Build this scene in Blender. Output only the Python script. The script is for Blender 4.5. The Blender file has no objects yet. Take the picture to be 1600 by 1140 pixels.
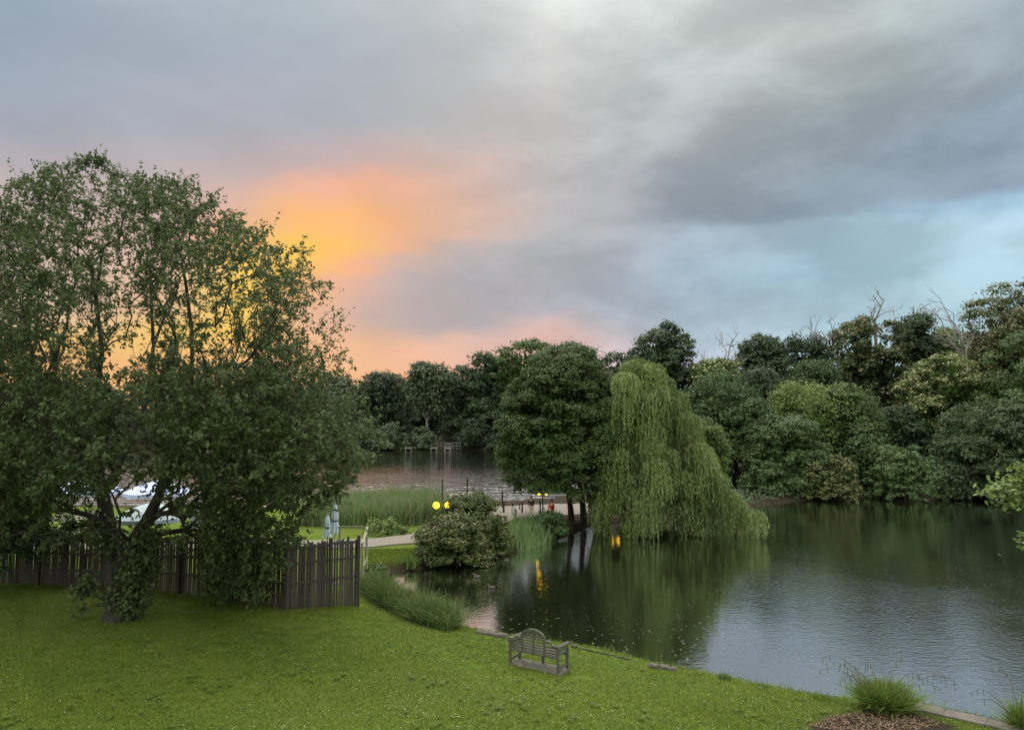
import bpy, math, random
import numpy as np
from mathutils import Vector

S = bpy.context.scene
C = S.collection
rad = math.radians

# ------------------------------------------------------------------ camera
CZ = 7.7; F = 1160.0; PITCH = math.atan(90/1160.0)
cp, sp = math.cos(PITCH), math.sin(PITCH)
cam = bpy.data.cameras.new('camera'); co = bpy.data.objects.new('camera', cam); C.objects.link(co)
cam.sensor_width = 36; cam.lens = F/1600*36; cam.clip_end = 5000; cam.clip_start = 0.1
co.location = (0, 0, CZ); co.rotation_euler = (math.pi/2+PITCH, 0, 0)
S.camera = co
def ray(px, py):
    u = 570-py
    return np.array([px-800.0, F*cp-u*sp, F*sp+u*cp])
def at(px, py, Y):                      # point seen at a pixel of the photo, Y metres away
    d = ray(px, py); t = Y/d[1]; return np.array([d[0]*t, Y, CZ+d[2]*t])
def onz(px, py, z):                     # point seen at a pixel, at height z
    d = ray(px, py); t = (z-CZ)/d[2]; return np.array([d[0]*t, d[1]*t, z])

# ------------------------------------------------------------------ view, world, sun
S.view_settings.view_transform = 'Standard'; S.view_settings.look = 'None'
S.view_settings.exposure = 0.0; S.view_settings.gamma = 1
S.render.engine = 'CYCLES'
S.cycles.max_bounces = 6; S.cycles.diffuse_bounces = 3; S.cycles.glossy_bounces = 2
S.cycles.transmission_bounces = 3; S.cycles.transparent_max_bounces = 4
SUN_AZ, SUN_EL = -13.0, 60.0
def lin(c): 
    return [((v/255+0.055)/1.055)**2.4 if v/255 > 0.04045 else v/255/12.92 for v in c]
W = bpy.data.worlds.new('World'); S.world = W; W.use_nodes = True
nt = W.node_tree; nt.nodes.clear()
def nd(t, tree=None, **k):
    n = (tree or nt).nodes.new(t)
    for a, b in k.items(): setattr(n, a, b)
    return n
def math_(tree, op, a, b=None, clamp=False):
    n = tree.nodes.new('ShaderNodeMath'); n.operation = op; n.use_clamp = clamp
    for i, v in enumerate((a, b)):
        if v is None: continue
        if isinstance(v, (int, float)): n.inputs[i].default_value = v
        else: tree.links.new(v, n.inputs[i])
    return n.outputs[0]
L = nt.links.new
tc = nd('ShaderNodeTexCoord')
nz = nd('ShaderNodeTexNoise'); nz.inputs['Scale'].default_value = 3.2; nz.inputs['Detail'].default_value = 6; nz.inputs['Roughness'].default_value = 0.55
mp = nd('ShaderNodeMapping'); mp.inputs['Scale'].default_value = (1, 1, 1.8); mp.inputs['Rotation'].default_value = (0, 0.35, 0)
L(tc.outputs['Generated'], mp.inputs[0]); L(mp.outputs[0], nz.inputs['Vector'])
sep = nd('ShaderNodeSeparateXYZ'); L(tc.outputs['Generated'], sep.inputs[0])
spn = nd('ShaderNodeSeparateColor'); L(nz.outputs['Color'], spn.inputs[0])
az = math_(nt, 'ARCTAN2', sep.outputs[0], sep.outputs[1])
el = math_(nt, 'ARCSINE', sep.outputs[2])
az = math_(nt, 'MULTIPLY', az, 180/math.pi); el = math_(nt, 'MULTIPLY', el, 180/math.pi)
azw = math_(nt, 'ADD', az, math_(nt, 'MULTIPLY', math_(nt, 'SUBTRACT', spn.outputs[0], 0.5), 9.0))
elw = math_(nt, 'ADD', el, math_(nt, 'MULTIPLY', math_(nt, 'SUBTRACT', spn.outputs[1], 0.5), 4.5))
fac = math_(nt, 'DIVIDE', math_(nt, 'ADD', elw, 5.0), 95.0, True)
HI = [(35, (1.15, 1.16, 1.12)), (48, (1.9, 1.95, 1.9)), (90, (2.2, 2.25, 2.2))]
cols = [
 (0, [(0,(158,173,187)),(100,(158,171,184)),(200,(166,171,183)),(250,(183,176,182)),(330,(208,186,182)),(430,(222,195,185)),(490,(232,198,170)),(530,(248,205,125)),(580,(250,190,130))]),
 (240, [(0,(173,186,197)),(100,(168,178,190)),(200,(172,175,186)),(260,(192,180,182)),(330,(215,184,176)),(400,(228,192,170)),(470,(240,196,150)),(520,(252,205,118)),(590,(250,188,130))]),
 (360, [(0,(178,189,198)),(100,(171,180,191)),(200,(176,177,187)),(255,(196,180,180)),(300,(222,182,165)),(360,(242,186,138)),(430,(255,212,95)),(510,(255,208,95)),(560,(252,192,125)),(600,(250,188,130))]),
 (470, [(0,(184,194,200)),(100,(175,184,192)),(200,(178,181,190)),(250,(198,180,180)),(285,(238,184,160)),(325,(252,188,122)),(380,(255,204,92)),(420,(255,202,100)),(450,(250,186,130)),(510,(236,184,152)),(560,(250,192,138)),(610,(250,185,132))]),
 (560, [(0,(190,198,202)),(100,(180,187,194)),(200,(183,185,191)),(250,(205,181,177)),(285,(244,183,150)),(335,(252,188,124)),(385,(253,195,112)),(420,(248,182,138)),(450,(228,180,158)),(500,(205,178,168)),(550,(240,188,150)),(610,(250,185,132))]),
 (640, [(0,(196,201,203)),(100,(188,192,196)),(200,(190,189,190)),(255,(212,184,174)),(295,(238,184,155)),(345,(246,184,136)),(385,(240,182,142)),(415,(214,180,164)),(450,(190,176,174)),(510,(192,176,174)),(545,(242,190,160)),(610,(248,184,138))]),
 (740, [(0,(205,207,206)),(100,(197,198,199)),(200,(197,193,192)),(270,(212,187,177)),(325,(220,185,168)),(365,(216,184,168)),(392,(194,179,175)),(440,(182,176,179)),(510,(184,176,180)),(550,(230,188,170)),(610,(244,182,150))]),
 (860, [(0,(228,229,227)),(100,(218,217,216)),(200,(203,200,199)),(300,(190,186,186)),(350,(186,183,184)),(400,(179,180,185)),(480,(180,179,186)),(530,(226,186,174)),(575,(225,180,170))]),
 (1060, [(0,(212,219,216)),(100,(196,204,202)),(200,(178,185,187)),(300,(158,168,178)),(352,(150,162,173)),(372,(168,182,194)),(450,(165,182,195)),(500,(176,192,206)),(560,(190,197,212))]),
 (1300, [(0,(187,197,196)),(50,(202,211,207)),(110,(180,189,189)),(200,(154,166,174)),(300,(140,156,167)),(338,(142,160,173)),(356,(166,192,206)),(430,(165,195,212)),(480,(176,203,215)),(540,(184,212,224))]),
 (1620, [(0,(157,171,179)),(100,(156,170,179)),(200,(150,167,184)),(275,(146,163,181)),(296,(166,201,224)),(340,(184,215,230)),(420,(178,210,223)),(500,(180,212,223)),(560,(190,222,232))]),
]
def elev(px, py):
    d = ray(px, py); return math.degrees(math.atan2(d[2], math.hypot(d[0], d[1])))
def ramp(stops):
    r = nd('ShaderNodeValToRGB'); r.color_ramp.interpolation = 'B_SPLINE' if False else 'EASE'
    e = r.color_ramp.elements; stops = sorted(stops)
    while len(e) < len(stops): e.new(0.5)
    for i, (p, c) in enumerate(stops):
        e[i].position = (p+5)/95; e[i].color = (*c, 1)
    L(fac, r.inputs[0]); return r.outputs[0]
prev = None; pa = None
for i, (px, st) in enumerate(cols):
    stops = [(elev(px, y), lin(c)) for y, c in st] + HI
    a = math.degrees(math.atan2(px-800, F)); o = ramp(stops)
    if prev is None: prev = o
    else:
        m = nd('ShaderNodeMapRange'); m.inputs[1].default_value = pa; m.inputs[2].default_value = a
        L(azw, m.inputs[0]); mx = nd('ShaderNodeMix', data_type='RGBA'); L(m.outputs[0], mx.inputs[0]); L(prev, mx.inputs[6]); L(o, mx.inputs[7]); prev = mx.outputs[2]
    pa = a
# clouds behind the viewer, brighter than the sunset side
rear = ramp([(-5, (.45, .5, .52)), (8, (1.0, 1.05, 1.05)), (30, (1.75, 1.8, 1.75)), (50, (1.9, 1.95, 1.9)), (90, (2.2, 2.25, 2.2))])
ab = math_(nt, 'ABSOLUTE', az)
m = nd('ShaderNodeMapRange', interpolation_type='SMOOTHSTEP'); m.inputs[1].default_value = 42; m.inputs[2].default_value = 95; L(ab, m.inputs[0])
mx = nd('ShaderNodeMix', data_type='RGBA'); L(m.outputs[0], mx.inputs[0]); L(prev, mx.inputs[6]); L(rear, mx.inputs[7]); prev = mx.outputs[2]
# cloud texture
n2 = nd('ShaderNodeTexNoise'); n2.inputs['Scale'].default_value = 5.0; n2.inputs['Detail'].default_value = 10; n2.inputs['Roughness'].default_value = 0.56; n2.inputs['Distortion'].default_value = 0.15
mp2 = nd('ShaderNodeMapping'); mp2.inputs['Scale'].default_value = (1, 1.2, 2.1); mp2.inputs['Rotation'].default_value = (0, 0.5, 0.2)
L(tc.outputs['Generated'], mp2.inputs[0]); L(mp2.outputs[0], n2.inputs['Vector'])
mr = nd('ShaderNodeMapRange'); mr.interpolation_type = 'SMOOTHSTEP'; mr.inputs[1].default_value = .35; mr.inputs[2].default_value = .66; mr.inputs[3].default_value = .84; mr.inputs[4].default_value = 1.17
L(n2.outputs['Fac'], mr.inputs[0])
ml = nd('ShaderNodeVectorMath', operation='SCALE'); L(prev, ml.inputs[0])
# clouds are softer round the glow, more modelled to the right
ms = nd('ShaderNodeMapRange'); ms.inputs[1].default_value = -8; ms.inputs[2].default_value = 12; ms.inputs[3].default_value = .28; ms.inputs[4].default_value = 1.0; L(az, ms.inputs[0])
sc = math_(nt, 'ADD', 1.0, math_(nt, 'MULTIPLY', math_(nt, 'SUBTRACT', mr.outputs[0], 1.0), ms.outputs[0]))
L(sc, ml.inputs[3])
sky = nd('ShaderNodeTexSky', sky_type='NISHITA', sun_disc=False); sky.sun_elevation = rad(SUN_EL); sky.sun_rotation = rad(SUN_AZ)
b1 = nd('ShaderNodeBackground'); b1.inputs[1].default_value = 0.97; L(ml.outputs[0], b1.inputs[0])
b2 = nd('ShaderNodeBackground'); b2.inputs[1].default_value = 0.002; L(sky.outputs[0], b2.inputs[0])
ad = nd('ShaderNodeAddShader'); wo = nd('ShaderNodeOutputWorld')
L(b1.outputs[0], ad.inputs[0]); L(b2.outputs[0], ad.inputs[1]); L(ad.outputs[0], wo.inputs[0])
sun = bpy.data.lights.new('sun', 'SUN'); so = bpy.data.objects.new('sun', sun); C.objects.link(so)
sun.energy = 2.0; sun.angle = rad(48); sun.color = (1, .92, .78)   # broad bright cloud overhead
sd_ = Vector((math.sin(rad(SUN_AZ))*math.cos(rad(SUN_EL)), math.cos(rad(SUN_AZ))*math.cos(rad(SUN_EL)), math.sin(rad(SUN_EL))))
so.rotation_euler = sd_.to_track_quat('Z', 'Y').to_euler()

# ------------------------------------------------------------------ helpers
def tag(o, label=None, cat=None, group=None, kind=None):
    if label: o['label'] = label
    if cat: o['category'] = cat
    if group: o['group'] = group
    if kind: o['kind'] = kind
    return o
def thing(name, loc, label, cat, group=None, rz=0):
    o = bpy.data.objects.new(name, None); C.objects.link(o); o.location = loc; o.rotation_euler = (0, 0, rz)
    o.empty_display_size = .3
    return tag(o, label, cat, group)
def link(name, me, mat, parent=None, world=False):
    o = bpy.data.objects.new(name, me); C.objects.link(o)
    if mat and not me.materials: me.materials.append(mat)
    if parent:
        o.parent = parent
        if world:                       # the vertices are given in world space
            me.transform(inv_of(parent))
    return o
def inv_of(p):
    from mathutils import Matrix
    return (Matrix.Translation(p.location) @ p.rotation_euler.to_matrix().to_4x4()).inverted()
def np_mesh(name, V, Fq, tint=None, smooth=False):
    V = np.asarray(V, dtype=np.float32); Fq = np.asarray(Fq, dtype=np.int32)
    me = bpy.data.meshes.new(name); k = Fq.shape[1]
    me.vertices.add(len(V)); me.vertices.foreach_set('co', V.ravel())
    me.loops.add(Fq.size); me.loops.foreach_set('vertex_index', Fq.ravel())
    me.polygons.add(len(Fq)); me.polygons.foreach_set('loop_start', np.arange(0, Fq.size, k, dtype=np.int32))
    me.polygons.foreach_set('loop_total', np.full(len(Fq), k, dtype=np.int32))
    if smooth: me.polygons.foreach_set('use_smooth', np.ones(len(Fq), dtype=bool))
    if tint is not None:
        a = me.attributes.new('tint', 'FLOAT', 'POINT'); a.data.foreach_set('value', np.asarray(tint, dtype=np.float32))
    me.update(calc_edges=True); return me
def unit(v): return v/np.maximum(np.linalg.norm(v, axis=-1, keepdims=True), 1e-9)
def cards(P, N, T, Ln, Wd, tint):
    """leaf shaped four-sided faces"""
    S_ = unit(np.cross(N, T)); T = unit(np.cross(S_, N)); n = len(P)
    Ln = np.broadcast_to(np.asarray(Ln), (n,))[:, None]; Wd = np.broadcast_to(np.asarray(Wd), (n,))[:, None]
    V = np.stack([P-T*Ln/2, P+S_*Wd/2-T*Ln*.08, P+T*Ln/2, P-S_*Wd/2-T*Ln*.08], 1).reshape(-1, 3)
    return V, np.arange(4*n).reshape(n, 4), np.repeat(tint, 4)
def tube(pts, rs, seg=7, cap=True):
    pts = np.asarray(pts, float); n = len(pts); V = []; Fq = []
    d = np.gradient(pts, axis=0); d = unit(d)
    ref = np.array([0, 1, 0.0]) if abs(d[0][2]) > .6 else np.array([0, 0, 1.0])
    for i in range(n):
        a = unit(np.cross(d[i], ref)); b = np.cross(d[i], a)
        for k in range(seg):
            t = 2*math.pi*k/seg; V.append(pts[i]+rs[i]*(a*math.cos(t)+b*math.sin(t)))
    for i in range(n-1):
        for k in range(seg):
            q = (k+1) % seg; Fq.append((i*seg+k, i*seg+q, (i+1)*seg+q, (i+1)*seg+k))
    if cap:
        for e in (0, n-1):
            V.append(pts[e]); c = len(V)-1
            for k in range(seg): Fq.append((e*seg+k, c, c, e*seg+(k+1) % seg) if False else (e*seg+k, e*seg+(k+1) % seg, c, c))
    return np.array(V), Fq
class MB:
    """collects shapes into one mesh"""
    def __init__(s): s.V = []; s.F = []; s.n = 0
    def add(s, V, Fs):
        s.V.extend([tuple(v) for v in V]); s.F.extend([tuple(int(i)+s.n for i in f) for f in Fs]); s.n += len(V); return s
    def tube(s, pts, rs, seg=7):
        if isinstance(rs, (int, float)): rs = [rs]*len(pts)
        V, Fq = tube(pts, rs, seg); Fq = [tuple(dict.fromkeys(f)) for f in Fq]; return s.add(V, Fq)
    def box(s, c, d, rz=0, bev=0):
        x, y, z = d[0]/2, d[1]/2, d[2]/2; cr, sr = math.cos(rz), math.sin(rz)
        V = []
        for i in (-1, 1):
            for j in (-1, 1):
                for k in (-1, 1):
                    X, Y_ = i*x, j*y; V.append((c[0]+X*cr-Y_*sr, c[1]+X*sr+Y_*cr, c[2]+k*z))
        return s.add(V, [(0,1,3,2),(4,6,7,5),(0,4,5,1),(2,3,7,6),(0,2,6,4),(1,5,7,3)])
    def beam(s, a, b, w, h):
        a = np.array(a, float); b = np.array(b, float); d = unit(b-a)
        ref = np.array([0, 0, 1.0]) if abs(d[2]) < .9 else np.array([0, 1.0, 0])
        sx = unit(np.cross(d, ref))*w/2; sz = unit(np.cross(np.cross(d, ref), d))*h/2
        V = [p+i*sx+j*sz for p in (a, b) for i, j in ((-1,-1),(1,-1),(1,1),(-1,1))]
        return s.add(V, [(0,3,2,1),(4,5,6,7),(0,1,5,4),(1,2,6,5),(2,3,7,6),(3,0,4,7)])
    def lathe(s, c, prof, seg=16, sx=1, sy=1):
        V = []; 
        for r, z in prof:
            for k in range(seg):
                t = 2*math.pi*k/seg; V.append((c[0]+r*math.cos(t)*sx, c[1]+r*math.sin(t)*sy, c[2]+z))
        Fs = [(i*seg+k, i*seg+(k+1) % seg, (i+1)*seg+(k+1) % seg, (i+1)*seg+k) for i in range(len(prof)-1) for k in range(seg)]
        Fs.append(tuple(range(seg-1, -1, -1))); Fs.append(tuple((len(prof)-1)*seg+k for k in range(seg)))
        return s.add(V, Fs)
    def ell(s, c, r, seg=12, rings=8, rz=0):
        V = []; cr, sr = math.cos(rz), math.sin(rz)
        for i in range(rings+1):
            ph = math.pi*i/rings
            for k in range(seg):
                t = 2*math.pi*k/seg; x = r[0]*math.sin(ph)*math.cos(t); y = r[1]*math.sin(ph)*math.sin(t)
                V.append((c[0]+x*cr-y*sr, c[1]+x*sr+y*cr, c[2]+r[2]*math.cos(ph)))
        return s.add(V, [(i*seg+k, (i+1)*seg+k, (i+1)*seg+(k+1) % seg, i*seg+(k+1) % seg) for i in range(rings) for k in range(seg)])
    def build(s, name, mat, parent=None, smooth=False, world=False, bevel=0):
        me = bpy.data.meshes.new(name); me.from_pydata(s.V, [], s.F); me.update()
        if smooth: me.polygons.foreach_set('use_smooth', [True]*len(me.polygons))
        o = link(name, me, mat, parent, world)
        if bevel:
            b = o.modifiers.new('bevel', 'BEVEL'); b.width = bevel; b.segments = 2
        return o

# ------------------------------------------------------------------ materials
def newmat(name):
    m = bpy.data.materials.new(name); m.use_nodes = True; t = m.node_tree; t.nodes.clear()
    return m, t, t.nodes.new('ShaderNodeOutputMaterial')
def mixcol(t, f, a, b):
    n = t.nodes.new('ShaderNodeMix'); n.data_type = 'RGBA'
    for i, v in ((0, f), (6, a), (7, b)):
        if isinstance(v, (tuple, list)): n.inputs[i].default_value = (*v, 1)
        elif isinstance(v, (int, float)): n.inputs[i].default_value = v
        else: t.links.new(v, n.inputs[i])
    return n.outputs[2]
def noise(t, scale, detail=4, rough=.55, coord='Object', vscale=None, dist=0):
    c = t.nodes.new('ShaderNodeTexCoord'); n = t.nodes.new('ShaderNodeTexNoise')
    n.inputs['Scale'].default_value = scale; n.inputs['Detail'].default_value = detail; n.inputs['Roughness'].default_value = rough; n.inputs['Distortion'].default_value = dist
    o = c.outputs[coord]
    if vscale:
        m = t.nodes.new('ShaderNodeMapping'); m.inputs['Scale'].default_value = vscale; t.links.new(o, m.inputs[0]); o = m.outputs[0]
    t.links.new(o, n.inputs['Vector']); return n.outputs['Fac']
def rng(t, v, a, b, c=0, d=1):
    m = t.nodes.new('ShaderNodeMapRange'); t.links.new(v, m.inputs[0])
    for i, x in enumerate((a, b, c, d)): m.inputs[i+1].default_value = x
    return m.outputs[0]
def leaf_mat(name, dark, light, trans=.3, tip=None, rough=.55, vary=False):
    """foliage: colour varies from leaf to leaf; some light passes through"""
    m, t, out = newmat(name)
    at_ = t.nodes.new('ShaderNodeAttribute'); at_.attribute_name = 'tint'
    g = t.nodes.new('ShaderNodeNewGeometry')
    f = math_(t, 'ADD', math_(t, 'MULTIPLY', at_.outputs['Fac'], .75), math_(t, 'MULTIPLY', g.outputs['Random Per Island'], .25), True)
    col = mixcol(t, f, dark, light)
    oi = t.nodes.new('ShaderNodeObjectInfo'); sc_ = t.nodes.new('ShaderNodeHueSaturation'); t.links.new(rng(t, oi.outputs['Random'], 0, 1, .80, 1.22), sc_.inputs['Value']); t.links.new(rng(t, oi.outputs['Random'], 0, 1, .515, .488), sc_.inputs['Hue'])
    t.links.new(col, sc_.inputs['Color']); col = sc_.outputs[0] if vary else col
    if tip:
        col = mixcol(t, rng(t, at_.outputs['Fac'], 1.2, 1.35), col, tip)
    p = t.nodes.new('ShaderNodeBsdfPrincipled'); t.links.new(col, p.inputs['Base Color']); p.inputs['Roughness'].default_value = rough
    p.inputs['Specular IOR Level'].default_value = .25
    tr = t.nodes.new('ShaderNodeBsdfTranslucent'); t.links.new(col, tr.inputs[0])
    mx = t.nodes.new('ShaderNodeMixShader'); mx.inputs[0].default_value = trans
    t.links.new(p.outputs[0], mx.inputs[1]); t.links.new(tr.outputs[0], mx.inputs[2]); t.links.new(mx.outputs[0], out.inputs[0])
    return m
def solid(name, a, b, scale=8, rough=.8, vscale=None, bump=.3, metal=0, vary=0):
    m, t, out = newmat(name); p = t.nodes.new('ShaderNodeBsdfPrincipled')
    n = noise(t, scale, 6, .6, vscale=vscale)
    f = rng(t, n, .3, .7)
    if vary: f = math_(t, 'ADD', math_(t, 'MULTIPLY', f, 1-vary), math_(t, 'MULTIPLY', t.nodes.new('ShaderNodeNewGeometry').outputs['Random Per Island'], vary*1.3), True)
    t.links.new(mixcol(t, f, a, b), p.inputs['Base Color']); p.inputs['Roughness'].default_value = rough; p.inputs['Metallic'].default_value = metal
    bp = t.nodes.new('ShaderNodeBump'); bp.inputs['Strength'].default_value = bump; bp.inputs['Distance'].default_value = .03
    t.links.new(n, bp.inputs['Height']); t.links.new(bp.outputs[0], p.inputs['Normal']); t.links.new(p.outputs[0], out.inputs[0]); return m
def glow(name, col, st):
    m, t, out = newmat(name); e = t.nodes.new('ShaderNodeEmission'); e.inputs[0].default_value = (*col, 1); e.inputs[1].default_value = st
    n = noise(t, 6, 2); t.links.new(rng(t, n, .3, .7, st*.9, st*1.1), e.inputs[1])
    t.links.new(e.outputs[0], out.inputs[0]); return m
M = {}
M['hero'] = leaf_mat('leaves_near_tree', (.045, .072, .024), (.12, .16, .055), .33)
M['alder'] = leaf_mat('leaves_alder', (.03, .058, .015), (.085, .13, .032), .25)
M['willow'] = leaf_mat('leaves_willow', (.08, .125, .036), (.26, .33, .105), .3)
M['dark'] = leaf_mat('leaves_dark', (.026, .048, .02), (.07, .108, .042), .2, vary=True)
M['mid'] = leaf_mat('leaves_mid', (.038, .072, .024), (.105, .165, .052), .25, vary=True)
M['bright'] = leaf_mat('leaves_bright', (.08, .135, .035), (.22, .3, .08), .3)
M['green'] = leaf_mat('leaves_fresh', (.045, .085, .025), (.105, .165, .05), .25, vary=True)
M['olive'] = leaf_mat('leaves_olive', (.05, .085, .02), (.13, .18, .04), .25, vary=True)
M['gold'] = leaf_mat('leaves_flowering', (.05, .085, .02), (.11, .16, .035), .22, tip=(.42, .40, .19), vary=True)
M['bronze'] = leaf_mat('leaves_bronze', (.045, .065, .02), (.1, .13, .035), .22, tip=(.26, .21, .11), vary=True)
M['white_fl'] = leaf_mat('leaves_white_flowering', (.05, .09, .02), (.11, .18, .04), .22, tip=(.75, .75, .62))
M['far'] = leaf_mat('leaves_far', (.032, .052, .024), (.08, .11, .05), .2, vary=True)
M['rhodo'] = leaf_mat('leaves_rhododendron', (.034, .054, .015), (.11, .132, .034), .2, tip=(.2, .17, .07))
M['reed'] = leaf_mat('reed_blades', (.09, .15, .05), (.22, .32, .12), .3, tip=(.36, .32, .2))
M['reed_bank'] = leaf_mat('bank_reed_blades', (.035, .08, .02), (.17, .25, .065), .3, tip=(.26, .25, .11))
M['sedge'] = leaf_mat('sedge_blades', (.05, .1, .016), (.2, .28, .05), .3, tip=(.3, .27, .1))
M['stem'] = leaf_mat('dry_stems', (.14, .13, .07), (.2, .2, .1), .2)
M['blade'] = leaf_mat('grass_blades', (.045, .085, .009), (.215, .265, .034), .3, tip=(.26, .24, .08))
M['bark'] = solid('bark', (.018, .015, .011), (.055, .045, .033), 6, .9, (1, 1, .25), .8)
M['dead'] = solid('dead_wood', (.16, .14, .12), (.3, .27, .24), 4, .85, (1, 1, .3), .4)
M['fence'] = solid('fence_wood', (.013, .009, .007), (.078, .06, .05), 5, .85, (6, 6, .6), .4, 0, .55)
M['fence_rail'] = solid('fence_rail_wood', (.03, .024, .02), (.085, .07, .058), 5, .85, (3, 3, 3), .4)
M['teak'] = solid('weathered_teak', (.035, .035, .024), (.14, .137, .095), 9, .75, (1, 6, 6), .3)
M['palewood'] = solid('pale_rail_wood', (.22, .2, .14), (.36, .34, .25), 6, .8, (2, 2, 2), .3)
M['concrete'] = solid('concrete', (.07, .065, .05), (.19, .17, .13), 5, .9, None, .4)
M['stone'] = solid('edging_stone', (.085, .07, .058), (.17, .145, .125), 3, .75, None, .4)
M['log'] = solid('old_log', (.06, .05, .04), (.19, .165, .135), 5, .9, (1, 6, 6), .7)
M['path'] = solid('path_gravel', (.15, .13, .108), (.23, .2, .168), 14, .9, None, .2)
M['parasol'] = solid('parasol_cloth', (.42, .52, .56), (.5, .6, .65), 2, .8, None, .15)
M['parasol_blue'] = solid('parasol_cloth_blue', (.45, .52, .8), (.55, .62, .88), 2, .8, None, .15)
M['iron'] = solid('dark_post_paint', (.012, .01, .01), (.03, .024, .022), 10, .5, None, .1)
M['jetty'] = solid('jetty_boards', (.13, .115, .095), (.22, .2, .17), 4, .85, (4, 4, 1), .3)
M['lamp'] = glow('lit_globe', (1, .55, .012), 10)
M['white'] = solid('white_paint', (.7, .7, .66), (.85, .85, .8), 5, .6)
M['duckdark'] = solid('duck_feathers_dark', (.03, .025, .02), (.1, .08, .06), 30, .7)
M['duckwhite'] = solid('duck_feathers_white', (.7, .68, .62), (.85, .83, .78), 30, .7)
M['skin'] = solid('skin', (.45, .28, .2), (.52, .33, .25), 8, .55)
M['red'] = solid('red_cloth', (.3, .02, .02), (.42, .04, .035), 8, .8)
M['navy'] = solid('dark_cloth', (.015, .015, .02), (.035, .035, .045), 8, .8)
M['cream'] = solid('pale_cloth', (.6, .58, .52), (.72, .7, .65), 8, .8)
M['hair'] = solid('hair', (.02, .013, .01), (.05, .03, .02), 30, .6)

# ------------------------------------------------------------------ ground plan: two bodies of water
pond_px = [(2300,1330),(1900,1210),(1640,1160),(1540,1138),(1410,1108),(1300,1105),(1215,1090),(1130,1070),(1060,1057),(985,1038),(900,1020),(820,1008),(745,994),(712,985),
           (690,962),(650,938),(615,925),(590,908),(598,896),(625,892),(655,890),(680,882),(720,880),(762,873),(800,864),(832,852),(878,838),(920,822),(975,818),
           (1060,812),(1120,806),(1165,798),(1190,788),(1240,783),(1290,779),(1330,777),(1400,777),(1470,776),(1540,775),(1620,774),(1900,790)]
pond = np.array([onz(x, y, 0)[:2] for x, y in pond_px])
lake_px = [(-300,775),(0,790),(300,797),(500,797),(600,797),(660,798),(700,796),(750,791),(790,787),(840,783),(890,778),(940,770),(985,755),(1010,735),(1030,718),(1040,706)]
lake = np.array([onz(x, y, 0)[:2] for x, y in lake_px] + [onz(x, y, 0)[:2] for x, y in [(980,702),(900,703),(800,704),(720,703),(650,704),(590,703),(400,702),(100,703),(-300,703)]])
def inside(P, poly):
    x, y = P[:, 0], P[:, 1]; r = np.zeros(len(P), bool); j = len(poly)-1
    for i in range(len(poly)):
        xi, yi = poly[i]; xj, yj = poly[j]
        c = ((yi > y) != (yj > y)); xx = (xj-xi)*(y-yi)/(yj-yi+1e-12)+xi
        r ^= c & (x < xx); j = i
    return r
def segdist(P, poly, closed=True):
    d = np.full(len(P), 1e9); n = len(poly)
    for i in range(n if closed else n-1):
        a, b = poly[i], poly[(i+1) % n]; ab_ = b-a
        t = np.clip(((P-a)@ab_)/(ab_@ab_+1e-12), 0, 1); d = np.minimum(d, np.linalg.norm(P-(a+t[:, None]*ab_), axis=1))
    return d
path_px = [(-250,846),(150,850),(400,852),(575,848),(660,840),(720,822),(760,806),(800,799),(850,796),(905,794),(960,790),(1020,781),(1090,772),(1160,765),(1260,762),(1340,763)]
path_c = np.array([onz(x, y, .55)[:2] for x, y in path_px])
path_w = [1.6,1.6,1.5,1.5,1.6,2.0,2.8,3.6,3.9,3.6,2.6,1.9,1.7,1.5,1.5,1.5]
def hnoise(x, y):
    return (np.sin(x*.9+1.3*np.sin(y*.7))*.5+np.sin(y*1.1+1.7*np.sin(x*.5+2))*.5+.5*np.sin(x*2.3+y*1.9)+.35*np.sin(x*4.1-y*3.7))/2
def height(P):
    P = np.asarray(P, float); x, y = P[:, 0], P[:, 1]
    sd = np.minimum(segdist(P, pond), segdist(P, lake)); w = inside(P, pond) | inside(P, lake)
    near = 1-np.clip((y-31)/5, 0, 1)                      # lawn and terrace; lower on the causeway
    near = near*near*(3-2*near)
    amp = 1.25*near + .28*(1-near)
    z = .1 + .25*np.clip(sd/.35, 0, 1) + amp*(1-np.exp(-sd/7))
    hill = np.clip((x-6)/10, 0, 1)*np.clip((y-70)/6, 0, 1); z += hill*np.clip((sd-2)*.16, 0, 9)
    far = np.clip((y-200)/6, 0, 1); z += far*np.clip((sd-2)*.1, 0, 8)
    dp = segdist(P, path_c, False); k = np.clip((5.5-dp)/2, 0, 1)*np.clip((y-33)/3, 0, 1); z = z*(1-k)+.5*k
    z += hnoise(x, y)*.035*np.clip(sd, 0, 1)*(1-k)
    z = np.where(w, np.maximum(-1.3, -sd*.5-.05), z)
    return z
def H(x, y): return float(height(np.array([[x, y]]))[0])

def axis(a, b, fine0, fine1, s, grow):
    v = list(np.arange(fine0, fine1+1e-6, s)); st = s
    while v[-1] < b: st *= grow; v.append(v[-1]+st)
    st = s
    while v[0] > a: st *= grow; v.insert(0, v[0]-st)
    return np.array(v)
gx = axis(-900, 900, -22, 22, .3, 1.09); gy = axis(-40, 1500, 12, 48, .3, 1.06)
GX, GY = np.meshgrid(gx, gy); P2 = np.stack([GX.ravel(), GY.ravel()], 1); GZ = height(P2)
nx, ny = len(gx), len(gy); idx = np.arange(nx*ny).reshape(ny, nx)
Fq = np.stack([idx[:-1, :-1], idx[:-1, 1:], idx[1:, 1:], idx[1:, :-1]], -1).reshape(-1, 4)
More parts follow.
